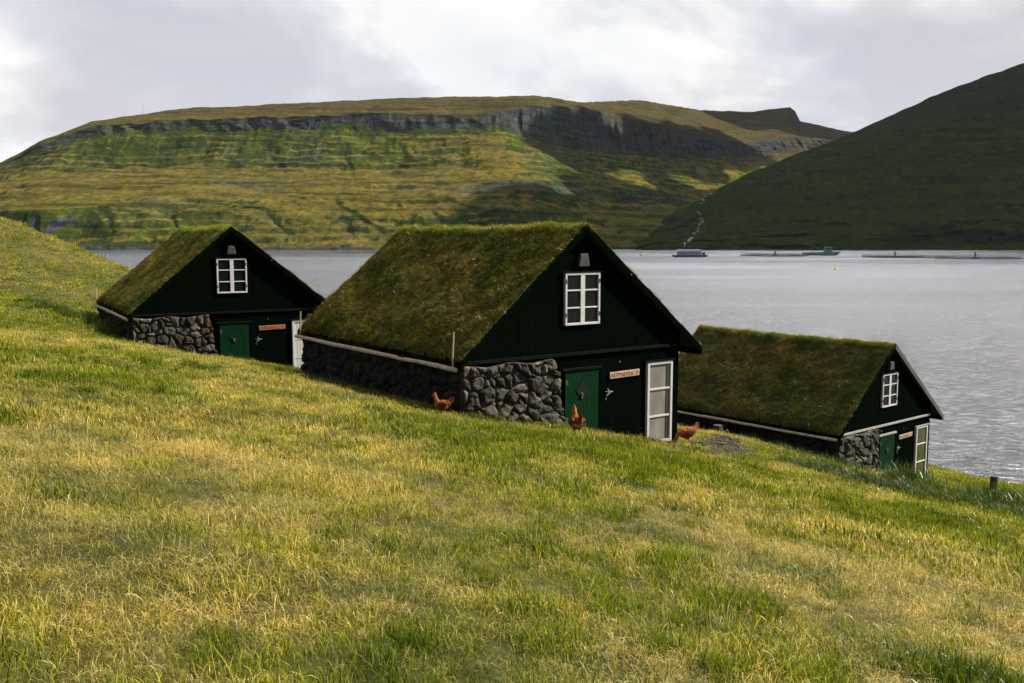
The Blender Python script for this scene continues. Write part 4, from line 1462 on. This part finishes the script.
def fish_farm():
    x, y = at_water(690, 257)
    root = props(empty('feed_barge', (x, y, .1), math.radians(4)), 'grey feed barge with a long pale roofed deckhouse, moored before the far shore', 'barge'); root.scale = (.7, .7, .7)
    b = MB(); b.prism_y([(-17, .0), (16, .0), (18, 2.0), (-18, 2.0)], -5, 5); b.build('hull', M['hull'], root, bevel=.15)
    b = MB(); b.box(-13, 11, -3.8, 3.8, 2.0, 5.4); dh = b.build('deckhouse', M['deckhouse'], root, bevel=.1)
    each([BX(-11.5 + k * 3.2, -9.7 + k * 3.2, -3.86, -3.79, 3.6, 4.4) for k in range(7)], 'window', M['hull'], dh)
    r = MB(); r.prism_y([(-14, 5.4), (12, 5.4), (10.5, 7.6), (-12.5, 7.6)], -4.4, 4.4); r.build('roof', M['deckroof'], root, bevel=.3)
    BX(13, 15.4, -2, 2, 2.0, 4.6).build('winch_house', M['hull'], root); m = MB(); m.tube([(-1, 0, 7.5), (-1, 0, 12)], .18, 6); m.build('mast', M['hull'], root)
    # workboat
    x, y = at_water(820, 255.5)
    root = props(empty('workboat', (x, y, .1), math.radians(-6)), 'green workboat with a low wheelhouse lying at the net pens', 'boat')
    b = MB(); b.prism_y([(-13, 0), (12, 0), (15.5, 3.2), (-13, 2.4)], -3.2, 3.2); b.build('hull', M['greenboat'], root, bevel=.3)
    b = MB(); b.prism_y([(3, 2.5), (9, 2.5), (8.4, 6.6), (3.2, 6.6)], -2.2, 2.2); wh = b.build('wheelhouse', M['greenboat'], root, bevel=.15)
    b = MB(); b.box(3.6, 8.2, -2.26, -2.19, 4.6, 6.0); b.build('window', M['hull'], wh)
    b = MB(); b.tube([(-6, 0, 2.4), (-6, 0, 8.5)], .25, 6); b.tube([(-6, 0, 8.3), (-1, 0, 5)], .2, 6); b.build('crane', M['hull'], root)
    x, y = at_water(800, 256)
    # net pens: low floating rings with a handrail and a net pole
    def pen(u, v, rad, label):
        x, y = at_water(u, v)
        root = props(empty('net_pen', (x, y, .1)), label, 'net pen', 'fish farm net pens')
        def ringtube(z, R, t, k=40):
            b = MB()
            P = [(R * math.cos(2 * math.pi * j / k), R * math.sin(2 * math.pi * j / k), z) for j in range(k + 1)]
            b.tube(P, t, 6, cap=False); return b
        ringtube(.25, rad, .45).build('float_ring', M['ring'], root)
        b = ringtube(1.5, rad, .14)
        for j in range(24):
            a = 2 * math.pi * j / 24; b.tube([(rad * math.cos(a), rad * math.sin(a), .3), (rad * math.cos(a), rad * math.sin(a), 1.5)], .1, 5)
        b.build('handrail', M['ring'], root)
        b = MB(); b.box(-2.2, 2.2, -2.2, 2.2, .05, 1.0); b.tube([(0, 0, 1), (0, 0, 4.0)], .5, 6); b.build('feed_spreader', M['hull'], root)
    pen(775, 256, 24, 'dark ring shaped net pen just right of the grey barge')
    pen(895, 257.5, 22, 'dark ring shaped net pen right of the green workboat')
    pen(975, 258.5, 28, 'widest net pen, at the right end of the fish farm')
    def buoy(u, v, label, r):
        x, y = at_water(u, v)
        root = props(empty('buoy', (x, y, .1)), label, 'buoy', 'small mooring buoys')
        bm = bmesh.new(); bmesh.ops.create_uvsphere(bm, u_segments=12, v_segments=8, radius=r)
        for w in bm.verts: w.co.z = w.co.z * 1.15 + r * .5
        me = bpy.data.meshes.new('float'); bm.to_mesh(me); bm.free()
        link('float', me, M['buoy'], root)
        b = MB(); b.tube([(0, 0, r * 1.5), (0, 0, r * 2.1)], r * .18, 6); b.build('shackle', M['hull'], root)
    buoy(836, 270, 'yellow buoy floating nearest the camera, alone on bright water', .65)
    buoy(641, 256, 'small yellow buoy left of the grey barge', .9)
    buoy(741, 256.5, 'small yellow buoy between the barge and the first net pen', .9)
    buoy(932, 259, 'small pale buoy between the two right hand net pens', .8)


fish_farm()


def cascade():
    X, Y, Z, us, Tt = HILL
    # a stony stream falling down the hillside into the fjord
    pth = [(707, 188), (703, 200), (699, 212), (702, 222), (696, 232), (690, 240), (684, 247)]
    rows = []
    for (u, v), (u2, v2) in zip(pth, pth[1:]):
        for t in np.linspace(0, 1, 10, endpoint=False): rows.append((u + (u2 - u) * t + random.uniform(-1.2, 1.2), v + (v2 - v) * t))
    sz = (Z - EYE) / Y; sx = X / Y
    b = MB()
    for u, v in rows:
        r = ray(u, v); tx, tz = r[0] / r[1], r[2] / r[1]
        c = np.argmin((sx - tx) ** 2 + (sz - tz) ** 2); i = np.unravel_index(c, X.shape)
        p = (X[i], Y[i], Z[i])
        if random.random() < .45: continue
        bm = bmesh.new(); bmesh.ops.create_icosphere(bm, subdivisions=2, radius=1)
        sxx = random.uniform(.7, 2.0)
        V = [(w.co.x * sxx * random.uniform(.8, 1.2) + p[0], w.co.y * 3 + p[1], w.co.z * 1.6 * random.uniform(.7, 1.2) + p[2] + .3) for w in bm.verts]
        b.add(V, [[w.index for w in f.verts] for f in bm.faces]); bm.free()
    props(b.build('stream', M['foam']), kind='structure')


cascade()


def mast():
    x, y = -700.0, 1860.0
    # stands on the plateau seen above the far house
    r = ray(143, 110); d = 1900.0
    x, z = r[0] / r[1] * d, r[2] / r[1] * d + EYE
    root = props(empty('radio_mast', (x, d, z - 2)), 'thin mast standing on the mountain plateau against the sky', 'mast')
    b = MB(); b.tube([(0, 0, -6), (0, 0, 12)], .28, 6); b.build('pole', M['hull'], root)
    b = MB(); b.tube([(-1.6, 0, 10), (1.6, 0, 10)], .18, 6); b.build('antenna', M['hull'], root)


mast()


# ---------------------------------------------------------------- thin sea air between here and the far shore
def haze():
    b = MB(); b.box(-9500, 9500, -3500, 14500, -41.5, 760)
    m, nt, out = mat_new('sea_air')
    v = N(nt, 'ShaderNodeVolumePrincipled')
    v.inputs['Color'].default_value = (0.80, 0.88, 1.0, 1)
    v.inputs['Density'].default_value = HAZE
    v.inputs['Anisotropy'].default_value = 0.2
    nt.links.new(v.outputs[0], out.inputs['Volume'])
    props(b.build('haze', m), kind='stuff')


HAZE = 0.000011
haze()
